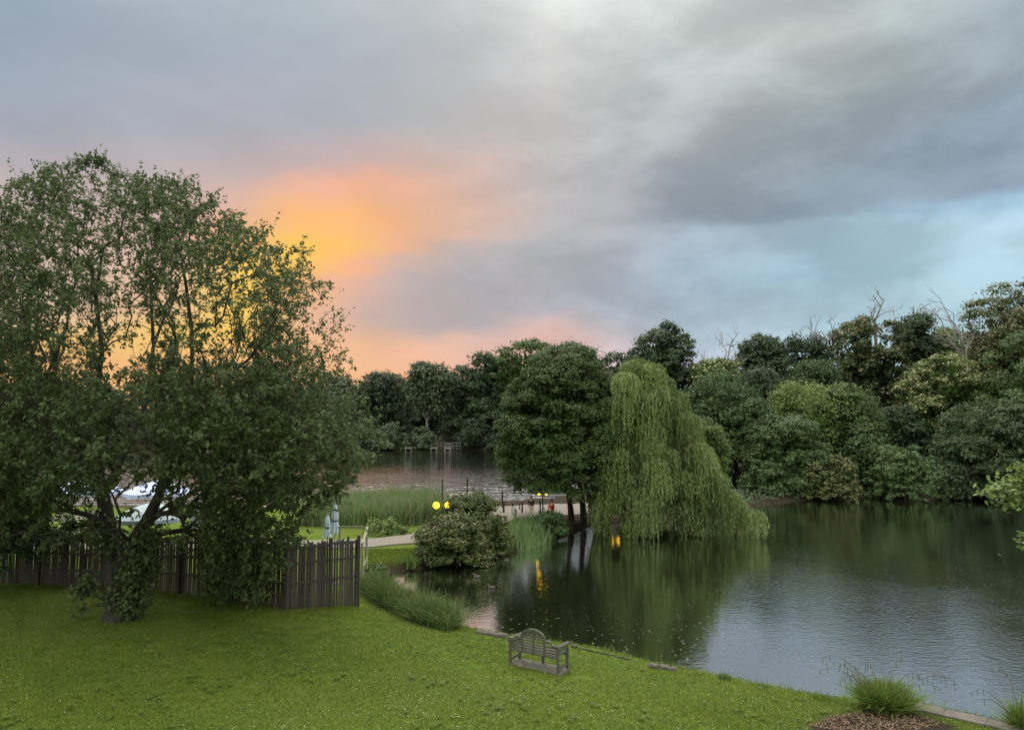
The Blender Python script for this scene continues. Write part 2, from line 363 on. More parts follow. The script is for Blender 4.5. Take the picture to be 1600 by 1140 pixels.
# ground cover: 1 = mown grass, 0 = woodland soil
wood = np.clip((P2[:, 0]-8)/6, 0, 1)*np.clip((P2[:, 1]-66)/6, 0, 1); wood = np.maximum(wood, np.clip((P2[:, 1]-195)/6, 0, 1))
muddy = np.clip(1-segdist(P2, np.array([onz(900,815,.4)[:2], onz(1150,800,.4)[:2]]), False)/5, 0, 1)
mul_px = np.array([onz(x, y, .5)[:2] for x, y in [(1330,1128),(1365,1118),(1425,1124),(1500,1150),(1500,1230),(1380,1230),(1250,1165),(1290,1140)]])
mul = np.clip(.5+np.where(inside(P2, mul_px), 1, -1)*segdist(P2, mul_px)/.3, 0, 1)
shore = np.clip(1-(np.minimum(segdist(P2, pond), segdist(P2, lake))-np.where(P2[:, 1] > 55, 2.5, .5))/.8, 0, 1)*(P2[:, 1] > 30); shore = np.maximum(shore, np.clip(2.2-segdist(P2, np.array([onz(770,794,.4)[:2], onz(850,787,.4)[:2], onz(930,777,.4)[:2], onz(1000,758,.4)[:2]]), False)/1.6, 0, 1)); grass_m = 1-np.maximum(np.maximum(wood, muddy), np.maximum(mul, shore))
m, t, out = newmat('ground_cover'); M['ground'] = m
a_ = t.nodes.new('ShaderNodeAttribute'); a_.attribute_name = 'tint'
n1 = noise(t, .35, 5, .6); n2_ = noise(t, 2.2, 6, .65, vscale=(1, 1, 1)); n3 = noise(t, 22, 3, .7); n4 = noise(t, 70, 2, .7)
gcol = mixcol(t, rng(t, n2_, .35, .65), (.06, .1, .01), (.14, .19, .02))
gcol = mixcol(t, rng(t, n1, .42, .62), gcol, (.11, .15, .022))
gcol = mixcol(t, rng(t, n3, .45, .75, 0, .55), gcol, (.13, .2, .03))
soil = mixcol(t, rng(t, n3, .35, .65), (.02, .016, .01), (.06, .045, .03))
p = t.nodes.new('ShaderNodeBsdfPrincipled'); p.inputs['Roughness'].default_value = .95; p.inputs['Specular IOR Level'].default_value = .1
t.links.new(mixcol(t, a_.outputs['Fac'], soil, gcol), p.inputs['Base Color'])
bp = t.nodes.new('ShaderNodeBump'); bp.inputs['Strength'].default_value = .9; bp.inputs['Distance'].default_value = .05
t.links.new(math_(t, 'ADD', n3, math_(t, 'MULTIPLY', n4, .6)), bp.inputs['Height']); t.links.new(bp.outputs[0], p.inputs['Normal']); t.links.new(p.outputs[0], out.inputs[0])
me = np_mesh('ground', np.column_stack([P2, GZ]), Fq, grass_m, True); tag(link('ground', me, M['ground']), kind='structure')

# water
m, t, out = newmat('lake_water'); M['water'] = m
tcw = t.nodes.new('ShaderNodeTexCoord')
def wn(scale, vs, det, rough=.5):
    return noise(t, scale, det, rough, vscale=vs)
w1 = wn(2.0, (1, 1.7, 1), 4, .55); w2 = wn(5.0, (1, 2.2, 1), 3, .5); w3 = wn(.09, (1, 1, 1), 3, .5)
patch = rng(t, w3, .40, .60, .25, 1.0)
sep_ = t.nodes.new('ShaderNodeSeparateXYZ'); t.links.new(tcw.outputs['Object'], sep_.inputs[0])
farl = math_(t, 'MULTIPLY', rng(t, sep_.outputs[1], 55, 68, 0, 1), rng(t, math_(t, 'SUBTRACT', sep_.outputs[0], math_(t, 'MULTIPLY', sep_.outputs[1], .22)), -3, 1, 1, 0))        # the open lake is breezier than the sheltered pond
hgt = math_(t, 'ADD', math_(t, 'MULTIPLY', w1, .3), math_(t, 'MULTIPLY', math_(t, 'MULTIPLY', w2, .2), patch))
w4 = wn(.75, (.4, 1.0, 1), 3, .6)
wx = rng(t, math_(t, 'SUBTRACT', sep_.outputs[0], math_(t, 'MULTIPLY', sep_.outputs[1], .12)), 2.5, 11, 0, 1)
w5 = wn(4.2, (.8, 1.5, 1), 3, .55)
wind = math_(t, 'MULTIPLY', math_(t, 'MULTIPLY', w5, wx), rng(t, w3, .38, .58, .25, .95))
hgt = math_(t, 'ADD', hgt, math_(t, 'MULTIPLY', math_(t, 'MULTIPLY', wind, rng(t, sep_.outputs[1], 34, 56, 1, .12)), .6))
hgt = math_(t, 'ADD', math_(t, 'MULTIPLY', hgt, math_(t, 'ADD', .75, math_(t, 'MULTIPLY', farl, 2.0))), math_(t, 'MULTIPLY', math_(t, 'MULTIPLY', w4, farl), rng(t, sep_.outputs[1], 75, 140, 13.0, 2.0)))
# rain rings
def rings(scale, keep):
    v = t.nodes.new('ShaderNodeTexVoronoi'); v.voronoi_dimensions = '2D'; v.inputs['Scale'].default_value = scale; t.links.new(tcw.outputs['Object'], v.inputs['Vector'])
    sc_ = t.nodes.new('ShaderNodeSeparateColor'); t.links.new(v.outputs['Color'], sc_.inputs[0])
    on = math_(t, 'GREATER_THAN', sc_.outputs[0], keep)
    R = rng(t, sc_.outputs[1], 0, 1, .08, .35)
    d = math_(t, 'DIVIDE', v.outputs['Distance'], R)
    s_ = math_(t, 'SINE', math_(t, 'MULTIPLY', d, 14.0)); fall = rng(t, d, .2, 1.0, 1, 0)
    fl = t.nodes[-1] if False else None
    return math_(t, 'MULTIPLY', math_(t, 'MULTIPLY', s_, math_(t, 'MAXIMUM', fall, 0.0)), on)
rr = math_(t, 'ADD', rings(3.3, .82), rings(2.1, .88))
hgt = math_(t, 'ADD', hgt, math_(t, 'MULTIPLY', rr, .042))
bp = t.nodes.new('ShaderNodeBump'); bp.inputs['Strength'].default_value = .55; bp.inputs['Distance'].default_value = .06; t.links.new(hgt, bp.inputs['Height'])
gl = t.nodes.new('ShaderNodeBsdfGlossy'); gl.inputs['Roughness'].default_value = .035; gl.inputs['Color'].default_value = (.93, .94, .95, 1); t.links.new(bp.outputs[0], gl.inputs['Normal'])
df = t.nodes.new('ShaderNodeBsdfDiffuse'); df.inputs[0].default_value = (.012, .012, .007, 1)
lw = t.nodes.new('ShaderNodeFresnel'); lw.inputs[0].default_value = 1.33; t.links.new(bp.outputs[0], lw.inputs['Normal'])
mx = t.nodes.new('ShaderNodeMixShader'); t.links.new(rng(t, lw.outputs[0], 0, .7, .72, 1.0), mx.inputs[0]); t.links.new(df.outputs[0], mx.inputs[1]); t.links.new(gl.outputs[0], mx.inputs[2]); t.links.new(mx.outputs[0], out.inputs[0])
for nm, xs, ys in (('water', (-700, 300), (12, 260)),):
    me = np_mesh(nm, [(xs[0], ys[0], 0), (xs[1], ys[0], 0), (xs[1], ys[1], 0), (xs[0], ys[1], 0)], [(0, 1, 2, 3)]); tag(link(nm, me, M['water']), kind='structure')

# path, slightly raised slab
dd = unit(np.gradient(path_c, axis=0)); nn = np.stack([-dd[:, 1], dd[:, 0]], 1); V = []; Fs = []
tt = np.linspace(0, len(path_c)-1, 120); ii = np.arange(len(path_c))
cx = np.interp(tt, ii, path_c[:, 0]); cy = np.interp(tt, ii, path_c[:, 1]); ww = np.interp(tt, ii, path_w); ax = np.interp(tt, ii, nn[:, 0]); ay = np.interp(tt, ii, nn[:, 1])
for i in range(120):
    w_ = ww[i]*(1+.05*math.sin(i*.9))
    for s, z in ((-1, .3), (-1, .575), (1, .575), (1, .3)): V.append((cx[i]+s*ax[i]*w_, cy[i]+s*ay[i]*w_, z))
for i in range(119):
    for k in range(3): a = i*4+k; Fs.append((a, a+4, a+5, a+1))
mb = MB(); mb.add(V, Fs); tag(mb.build('path', M['path']), kind='structure')

# ------------------------------------------------------------------ trees
def rows(outline):
    r = np.array(sorted(outline), float); return r
def crown_pts(outline, Y, depth, rs, n_lobes, n_cl, leaves, leaf, clump_r, lobe_r=.36, flat=.75, fill=.35, outward=1.0, drop=0):
    """leaf cards over clumps set on lobes inside a crown whose left/right extents are given per height"""
    o = rows(outline); s = Y/F
    def env(py, th, rho, dscale=1):
        xl = np.interp(py, o[:, 0], o[:, 1]); xr = np.interp(py, o[:, 0], o[:, 2]); c = (xl+xr)/2; hw = (xr-xl)/2
        y0 = o[0, 0]; y1 = o[-1, 0]
        X = c+hw*rho*np.cos(th)
        P = np.stack([(X-800)*s, Y+hw*s*depth*rho*np.sin(th), CZ+(660-py)*s], 1); return P, c, hw
    py0, py1 = o[0, 0], o[-1, 0]
    g = np.linspace(py0, py1, 60); wgt = np.interp(g, o[:, 0], o[:, 2]-o[:, 1]); cdf = np.cumsum(wgt); cdf /= cdf[-1]
    def samp(n): return np.interp(rs.rand(n), cdf, g)
    mean_hw = wgt.mean()/2*s
    # lobes
    lp = samp(n_lobes); lth = rs.rand(n_lobes)*2*np.pi
    ph = (py1-py0)
    lrad = mean_hw*lobe_r*(.7+.6*rs.rand(n_lobes))
    hwl = np.interp(lp, o[:, 0], o[:, 2]-o[:, 1])/2*s
    rho = np.clip((hwl-lrad*.85)/np.maximum(hwl, .1), .05, .95)*(.75+.25*rs.rand(n_lobes))
    lp = np.clip(lp, py0+lrad/s*.8, np.maximum(py1-lrad/s*.4, py0+lrad/s*.8+1))
    LC, _, _ = env(lp, lth, rho)
    # clumps on the lobes
    k = rs.randint(0, n_lobes, n_cl); d = unit(rs.randn(n_cl, 3)); d[:, 2] = np.abs(d[:, 2])*.9-.25*rs.rand(n_cl)
    CC = LC[k]+unit(d)*lrad[k, None]*np.array([1, 1, flat]); 
    # shell clumps so that the outline holds
    nf = int(n_cl*fill); cpv = samp(nf)
    Pn, _, _ = env(cpv, rs.rand(nf)*2*np.pi, .80+.2*rs.rand(nf)); CC = np.concatenate([CC, Pn]); dn = np.concatenate([unit(d), np.zeros((nf, 3))])
    # keep all clumps inside the crown
    pyc = 660-(CC[:, 2]-CZ)/s; xl = np.interp(pyc, o[:, 0], o[:, 1]); xr = np.interp(pyc, o[:, 0], o[:, 2]); px = CC[:, 0]/s+800
    CC[:, 0] = (np.clip(px, xl+rs.rand(len(px))*6, xr-rs.rand(len(px))*6)-800)*s
    nc = len(CC); ctint = rs.rand(nc)
    kk = rs.randint(0, nc, leaves); dl = unit(rs.randn(leaves, 3)); dl[:, 2] = np.where(rs.rand(leaves) < .7, np.abs(dl[:, 2]), dl[:, 2])
    crr = clump_r*(.6+.8*rs.rand(nc))
    stray = np.where(rs.rand(leaves, 1) < .14, 1.0+.9*rs.rand(leaves, 1), 1.0)
    P = CC[kk]+dl*crr[kk, None]*(.5+.6*rs.rand(leaves, 1))*stray*np.array([1.15, 1.15, .8])
    if drop: P[:, 2] -= drop*rs.rand(leaves)**2*crr[kk]
    N = unit(dl*outward+dn[kk]*.6+rs.randn(leaves, 3)*.45+np.array([0, 0, .35])); T = unit(rs.randn(leaves, 3)+np.array([0, 0, -.5]))
    tint = np.clip(ctint[kk]*.6+rs.rand(leaves)*.4, 0, 1)
    sz = leaf*(.6+.8*rs.rand(leaves))
    return P, N, T, sz, tint, CC
def branches(root, tops, rs, r0, n_lv=2):
    """a trunk that splits into limbs reaching into the crown"""
    mb = MB(); root = np.array(root, float)
    c = tops.mean(0); hgt_ = tops[:, 2].max()-root[2]
    fork = root+np.array([(c[0]-root[0])*.35, (c[1]-root[1])*.35, hgt_*.33])
    q = np.linspace(0, 1, 6)[:, None]; pts = root+(fork-root)*q+np.column_stack([np.sin(q*5)*.12, np.cos(q*4)*.1-.1, q*0])*r0*2
    mb.tube(pts, list(np.linspace(r0*1.25, r0*.8, 6)), 9)
    for tp in tops:
        mid = fork*.5+tp*.5+np.array([0, 0, .08*hgt_])+rs.randn(3)*.03*hgt_
        q = np.linspace(0, 1, 7)[:, None]; cur = (1-q)**2*(pts[-1]-np.array([0, 0, .2*r0]))+2*q*(1-q)*mid+q*q*tp
        mb.tube(cur, list(np.linspace(r0*.5, r0*.06, 7)), 6)
    return mb
def tree(name, label, outline, Y, mat, leaves, leaf, clump_r, seed, base=None, depth=.9, n_lobes=14, n_cl=110, flowers=0, cat='tree', group='trees round the lake', trunk_r=.25, drop=0, lobe_r=.36, flat=.75, fill=.35, n_limbs=7, trunk_mat='bark', trunk_px=None, core=True, cut=None):
    rs = np.random.RandomState(seed); s = Y/F; o = rows(outline)
    P, N, T, sz, ti, CC = crown_pts(outline, Y, depth, rs, n_lobes, n_cl, leaves, leaf, clump_r, lobe_r, flat, fill, drop=drop)
    if flowers:
        q = (rs.rand(leaves) < flowers) & (N[:, 2] > .15); ti[q] = 1.5; N[q] += np.array([0, 0, .5])
    if core:      # inner foliage, tinted darker to paint in the shade inside the crown
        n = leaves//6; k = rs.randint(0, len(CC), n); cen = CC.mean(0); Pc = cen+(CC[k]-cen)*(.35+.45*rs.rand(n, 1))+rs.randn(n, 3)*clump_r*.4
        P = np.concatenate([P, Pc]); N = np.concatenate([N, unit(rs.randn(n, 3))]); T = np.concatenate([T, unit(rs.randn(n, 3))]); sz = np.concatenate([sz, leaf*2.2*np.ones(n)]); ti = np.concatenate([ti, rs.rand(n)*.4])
    bx = trunk_px if trunk_px else (o[-1, 1]+o[-1, 2])/2
    X = (bx-800)*s; g = H(X, Y) if base is None else base
    g = max(g, 0.0)-.05; okz = P[:, 2] > g+.12; P, N, T, sz, ti = P[okz], N[okz], T[okz], sz[okz], ti[okz]
    root = thing(name, (X, Y, g), label, cat, group)
    if cut is not None:      # no foliage in the clear space under the canopy
        okz = cut(P); P, N, T, sz, ti = P[okz], N[okz], T[okz], sz[okz], ti[okz]
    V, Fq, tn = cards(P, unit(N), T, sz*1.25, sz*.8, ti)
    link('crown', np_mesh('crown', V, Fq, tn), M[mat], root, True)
    tops = CC[rs.choice(len(CC), n_limbs, replace=False)]; cen = CC.mean(0); tops = cen+(tops-cen)*.75
    branches((X, Y, g), tops, rs, trunk_r).build('trunk', M[trunk_mat], root, True, True)
    return root

# dead bare trees standing above the wood
def bare(label, bx, by, Y, tips, seed, r0=.16):
    rs = np.random.RandomState(seed); b = at(bx, by, Y); g = H(b[0], Y)
    root = thing('dead_tree', (b[0], Y, g-.1), label, 'dead tree', 'bare dead trees above the wood')
    mb = MB(); r0 *= 1.35; mb.tube([(b[0]+.2, Y, g-.1), (b[0]-.1, Y+.1, (g+b[2])/2), tuple(b)], [r0*1.5, r0*1.2, r0], 7); mb.build('trunk', M['dead'], root, True, True)
    bb = MB()
    def grow(p, d, ln, r, lv):
        pts = [p]; q = p.copy(); dd_ = d.copy()
        for i in range(5):
            dd_ = unit(dd_+rs.randn(3)*.2+np.array([0, 0, .03])); q = q+dd_*ln/5; pts.append(q)
        bb.tube(pts, list(np.linspace(r, r*.45, 6)), 5)
        if lv <= 0: return
        for j in range(rs.randint(2, 4)):
            i = rs.randint(2, 6); nd_ = unit(dd_+rs.randn(3)*np.array([.75, .5, .5])+np.array([0, 0, .1])); grow(pts[i], nd_, ln*(.4+.25*rs.rand()), r*.5, lv-1)
    for tx, ty in tips:
        e = at(tx, ty, Y+rs.randn()*.6); d = e-b; grow(b, unit(d), np.linalg.norm(d)*.85, r0*.75, 3)
    bb.build('branches', M['dead'], root, True, True); return root

G_FAR = 'trees on the far shore'; G_R = 'trees of the wood on the right bank'; G_SH = 'shrubs at the foot of the right wood'
# --- far shore (about 210 m away)
far = [
 ('broad_tree','wide low tree on the far shore, left end of the row behind the near tree',[(600,-260,-30),(640,-300,10),(700,-300,10)],232,'far',3200,11),
 ('broad_tree','low tree on the far shore seen in gaps above the leftmost parasol',[(592,40,130),(630,-40,200),(700,-50,210)],230,'far',3200,12),
 ('broad_tree','low rounded tree on the far shore behind the near trunk fork',[(590,230,300),(620,180,360),(700,170,370)],229,'far',3200,13),
 ('broad_tree','low tree on the far shore behind the right half of the near crown',[(580,390,440),(620,340,500),(700,330,510)],228,'far',3200,14),
 ('broad_tree','flat-topped tree on the far shore just emerging right of the near crown',[(586,505,545),(610,478,580),(650,470,585),(702,475,585)],224,'far',3200,15),
 ('broad_tree','loose low tree on the far shore below the peach glow',[(583,585,612),(600,556,640),(640,545,650),(702,550,650)],226,'far',3200,16),
 ('broad_tree','domed tree with a pale bare trunk on the far shore',[(569,655,685),(580,642,704),(600,634,712),(625,640,705),(650,655,690)],216,'far',3000,17),
 ('broad_tree','feathery topped tree on the far shore right of the domed one',[(572,718,728),(590,700,745),(630,690,755),(702,690,755)],222,'far',3000,18),
 ('broad_tree','tall dark tree on the far shore left of the highest crown',[(546,758,780),(560,738,800),(600,732,815),(650,725,815),(702,725,815)],218,'dark',4200,19),
 ('broad_tree','highest pale crowned tree on the far shore above the dark alder',[(533,805,840),(545,780,868),(580,772,880),(640,780,880),(702,780,880)],216,'olive',4600,20),
 ('broad_tree','wide tree on the far shore rising behind the alder top',[(540,868,900),(552,845,930),(600,840,945),(702,840,945)],222,'far',3800,21),
 ('broad_tree','thin topped tree on the far shore in the gap between alder and willow',[(553,955,975),(575,925,1000),(640,920,1010),(702,920,1010)],214,'far',3600,22),
]
for nm, lb, ol, Y, mt, n, sd in far:
    tree(nm, lb, ol, Y, mt, int(n*2.6), .68, 1.5, sd, n_lobes=13, n_cl=230, fill=.8, group=G_FAR, trunk_r=.35, trunk_px=668 if sd == 17 else None, trunk_mat='dead' if sd == 17 else 'bark', depth=.7)
back = [(x, top, i) for i, (x, top) in enumerate([(-150,600),(-20,606),(90,604),(200,602),(300,598),(400,594),(480,596),(545,594),(610,598),(655,596),(700,588),(745,580),(790,566),(850,560),(905,562),(960,572),(1010,575)])]
words = ['first','second','third','fourth','fifth','sixth','seventh','eighth','ninth','tenth','eleventh','twelfth','thirteenth','fourteenth','fifteenth','sixteenth','seventeenth']
for x, top, i in back:
    tree('broad_tree', words[i]+' tree from the left in the back row of the far shore', [(top+8, x-30, x+30), (top+22, x-52, x+52), (top+60, x-66, x+66), (696, x-66, x+66)], 246+(i*7) % 9, 'far', 5200, .78, 1.6, 200+i, n_lobes=12, n_cl=170, fill=.8, group=G_FAR, trunk_r=.3, depth=.5, n_limbs=4)
far_sh = [
 ('shrub','dark shrub at the far waterline under the near tree edge',[(668,560,600),(690,550,625),(706,550,625)],209,'far',31),
 ('shrub','dark shrub at the far waterline behind the single platform',[(662,600,625),(685,588,648),(706,590,648)],209,'far',32),
 ('shrub','paler rounded shrub between the far fishing platforms',[(670,652,668),(685,643,682),(706,643,682)],208.5,'far',33),
 ('shrub','spreading shrub at the far waterline right of the fishing platforms',[(655,730,765),(685,712,790),(706,712,795)],209,'far',34),
 ('shrub','dark shrub at the far waterline beside the alder edge',[(640,790,830),(680,775,850),(706,775,860)],210,'dark',35),
 ('shrub','dark shrub at the far waterline behind the trunks of the alder',[(640,880,930),(680,860,960),(706,860,980)],210,'dark',36),
]
for nm, lb, ol, Y, mt, sd in far_sh:
    tree(nm, lb, ol, Y, mt, 3600, .5, 1.0, sd, n_lobes=7, n_cl=70, fill=.6, group='shrubs along the far waterline', trunk_r=.1, cat='shrub', n_limbs=4)
# --- right bank wood
wood_list = [
 ('broad_tree','tall dark round tree rising behind the top of the willow',[(512,1040,1058),(525,1005,1078),(560,978,1086),(620,975,1090),(690,980,1090)],112,'dark',11000,.4,41,0),
 ('flowering_chestnut','small flowering tree under the leftmost bare dead tree',[(566,1100,1140),(580,1085,1155),(610,1080,1165),(660,1085,1165)],108,'gold',7000,.36,42,.3),
 ('broad_tree','dark round tree between the leftmost dead tree and its neighbour',[(530,1180,1205),(540,1160,1222),(570,1150,1230),(620,1148,1232),(680,1150,1230)],112,'dark',9000,.4,43,0),
 ('broad_tree','dark tree below the pair of short dead tops',[(524,1240,1268),(538,1226,1290),(570,1222,1302),(630,1222,1304),(690,1225,1304)],114,'dark',9000,.4,44,0),
 ('shrubby_tree','soft grey green rounded crown below the dark pair of trees',[(568,1262,1290),(578,1244,1302),(600,1238,1306),(650,1238,1306)],100,'mid',7000,.3,45,0),
 ('flowering_chestnut','bronze topped broad tree under the tallest dead branches',[(500,1350,1385),(512,1318,1408),(540,1302,1420),(600,1300,1424),(680,1308,1424),(730,1312,1420)],104,'bronze',15000,.38,46,.28),
 ('broad_tree','small dark crown in front of the second dead top from the right',[(495,1418,1450),(508,1406,1466),(540,1404,1468),(600,1408,1466),(660,1410,1466)],106,'dark',8000,.38,47,.0),
 ('broad_tree','hazy olive tree behind the rightmost dead tree',[(516,1475,1500),(530,1458,1520),(570,1450,1535),(640,1450,1540)],118,'olive',8000,.42,48,.1),
 ('flowering_chestnut','domed tree covered with cream yellow blossom on the right bank',[(556,1462,1505),(572,1432,1528),(600,1412,1536),(640,1402,1540),(690,1408,1530),(720,1425,1520)],90,'gold',17000,.3,49,.42),
 ('flowering_chestnut','tallest golden brown tree at the right edge of the picture',[(446,1570,1610),(462,1540,1650),(500,1522,1690),(560,1530,1710),(640,1540,1720),(720,1550,1720)],96,'bronze',18000,.34,50,.34),
 ('broad_tree','layered green tree at the right edge below the golden brown one',[(520,1590,1660),(560,1556,1720),(620,1532,1760),(690,1510,1780),(740,1505,1780),(768,1520,1780)],82,'mid',19000,.3,51,0),
 ('broad_tree','dark low spreading tree over the water at the far right',[(628,1500,1560),(660,1478,1620),(710,1468,1680),(755,1466,1720),(772,1475,1720)],77,'dark',15000,.28,52,0),
 ('broad_tree','dark green tree right behind the shoulder of the willow',[(590,1095,1150),(615,1080,1190),(660,1072,1208),(720,1080,1215),(775,1095,1200)],84,'mid',13000,.3,53,0),
 ('willow_tree','bright yellow green willow crown in the middle of the right wood',[(604,1225,1300),(622,1205,1322),(650,1198,1332),(700,1205,1332),(740,1215,1325)],88,'bright',11000,.28,54,0),
 ('broad_tree','mid green tree in front of the yellow green willow',[(652,1190,1250),(680,1168,1282),(720,1160,1298),(765,1165,1300),(778,1175,1290)],79,'mid',13000,.28,55,0),
 ('broad_tree','green tree between the yellow green willow and the bronze tree',[(602,1300,1340),(640,1288,1368),(690,1282,1380),(740,1285,1378)],86,'mid',10000,.3,56,0),
 ('broad_tree','shadowy tree below the cream blossom tree',[(640,1378,1420),(680,1366,1450),(730,1362,1462),(765,1368,1462)],88,'dark',10000,.3,57,0),
 ('broad_tree','dark tree filling behind the first tree of the right shore',[(585,1165,1210),(620,1150,1240),(700,1150,1250)],98,'dark',8000,.36,58,0),
 ('broad_tree','dark tree behind the dead tree at the right end of the wood',[(560,1530,1570),(600,1500,1600),(700,1490,1620)],100,'mid',9000,.36,59,0),
 ('broad_tree','broad dark tree hidden low behind the willow and alder',[(600,960,1010),(650,930,1070),(730,930,1100)],96,'dark',8000,.36,60,0),
]
for nm, lb, ol, Y, mt, n, lf, sd, fl in wood_list:
    n2b = int(n*2.5); lf *= .78
    rv = np.random.RandomState(sd*7)
    tree(nm, lb, ol, Y, mt, n2b*2 if sd == 50 else n2b, lf, (.75 if Y < 95 else .9)*(.75+.6*rv.rand()), sd, n_lobes=10+rv.randint(16), lobe_r=.24+.22*rv.rand(), flat=.55+.5*rv.rand(), n_cl=700 if sd == 50 else 280, fill=.6, flowers=fl, group=G_R, trunk_r=.3, drop=1.2 if sd == 54 else 0)
shr = [
 ('rhododendron','brownish rhododendron at the waterline left of the sandy gap',[(712,1280,1310),(728,1255,1328),(750,1242,1334),(778,1238,1334)],75.5,'rhodo',9000,.22,71,.25),
 ('round_shrub','bright green domed shrub on the waterline of the right bank',[(698,1385,1440),(712,1364,1456),(740,1352,1463),(778,1350,1464)],76,'green',12000,.22,72,0),
 ('shrub','small dark shrub right of the bright green domed one',[(735,1470,1492),(755,1462,1505),(778,1460,1510)],75.5,'dark',4000,.22,73,0),
 ('shrub','dark shrub overhanging the water at the right edge',[(720,1530,1570),(750,1500,1620),(776,1495,1660)],75,'dark',8000,.22,74,0),
 ('shrub','dark shrub at the waterline beside the skirt of the willow',[(722,1170,1215),(750,1152,1240),(786,1150,1245)],77,'mid',8000,.24,75,0),
 ('drooping_shrub','pale drooping bush above the bright domed shrub',[(678,1338,1358),(692,1322,1372),(715,1320,1376),(740,1325,1374)],80,'mid',5000,.24,76,0),
 ('shrub','feathery green sapling leaning out beside the willow shoulder',[(656,1100,1118),(680,1085,1132),(710,1080,1138),(745,1085,1132),(790,1090,1130)],62,'olive',7000,.2,77,0),
]
for nm, lb, ol, Y, mt, n, lf, sd, fl in shr:
    tree(nm, lb, ol, Y, mt, n, lf, .42, sd, n_lobes=12, n_cl=170, fill=.7, flowers=fl, group=G_SH, trunk_r=.09, cat='shrub', n_limbs=5, drop=1.0 if sd == 76 else 0)
bare('leftmost bare dead tree with wide spreading grey branches', 1135, 590, 110, [(1100,548),(1118,522),(1148,518),(1156,540),(1108,560)], 81)
bare('thin leaning bare dead tree, left of the pair', 1278, 545, 112, [(1268,500),(1276,508)], 82, .12)
bare('forked bare dead tree, right of the pair', 1300, 545, 112, [(1292,506),(1312,502),(1308,498)], 83, .13)
bare('tallest bare dead tree above the bronze crown', 1368, 520, 107, [(1345,485),(1360,475),(1378,458),(1392,478),(1350,497)], 84)
bare('bare dead tree above the small dark crown', 1437, 520, 109, [(1415,490),(1430,475),(1445,478),(1462,492)], 85)
bare('rightmost bare dead tree with pale twisted limbs', 1510, 565, 96, [(1472,502),(1492,490),(1518,482),(1528,512),(1480,515)], 86)

# --- alder beside the path
al = tree('alder_tree','large dark green alder with several leaning trunks left of the willow',[(545,880,925),(555,850,945),(580,815,958),(620,792,970),(660,778,978),(700,776,980),(735,783,975),(758,795,965),(776,815,950)],54,'alder',150000,.145,.46,91,n_lobes=38,n_cl=760,fill=.5,group=None,trunk_r=.2,trunk_px=932,n_limbs=6,lobe_r=.3,depth=1.15,cut=lambda P: (P[:, 2] > 2.25) & ~((np.abs(P[:, 0]-2.2) < 1.5) & (P[:, 2] < 2.95)))
for i, (bx, by, tx, ty) in enumerate([(893,808,880,740),(912,810,900,730),(938,815,915,720)]):
    b = at(bx, by, 56.5-.3*i); b[2] = .4; tp = at(tx, ty, 55); mb = MB()
    q = np.linspace(0, 1, 8)[:, None]; pts = b+(tp-b)*q; pts[:, 0] += np.sin(q[:, 0]*3)*.12
    mb.tube(pts, list(np.linspace(.26, .12, 8)), 9); mb.build('trunk', M['bark'], al, True, True)

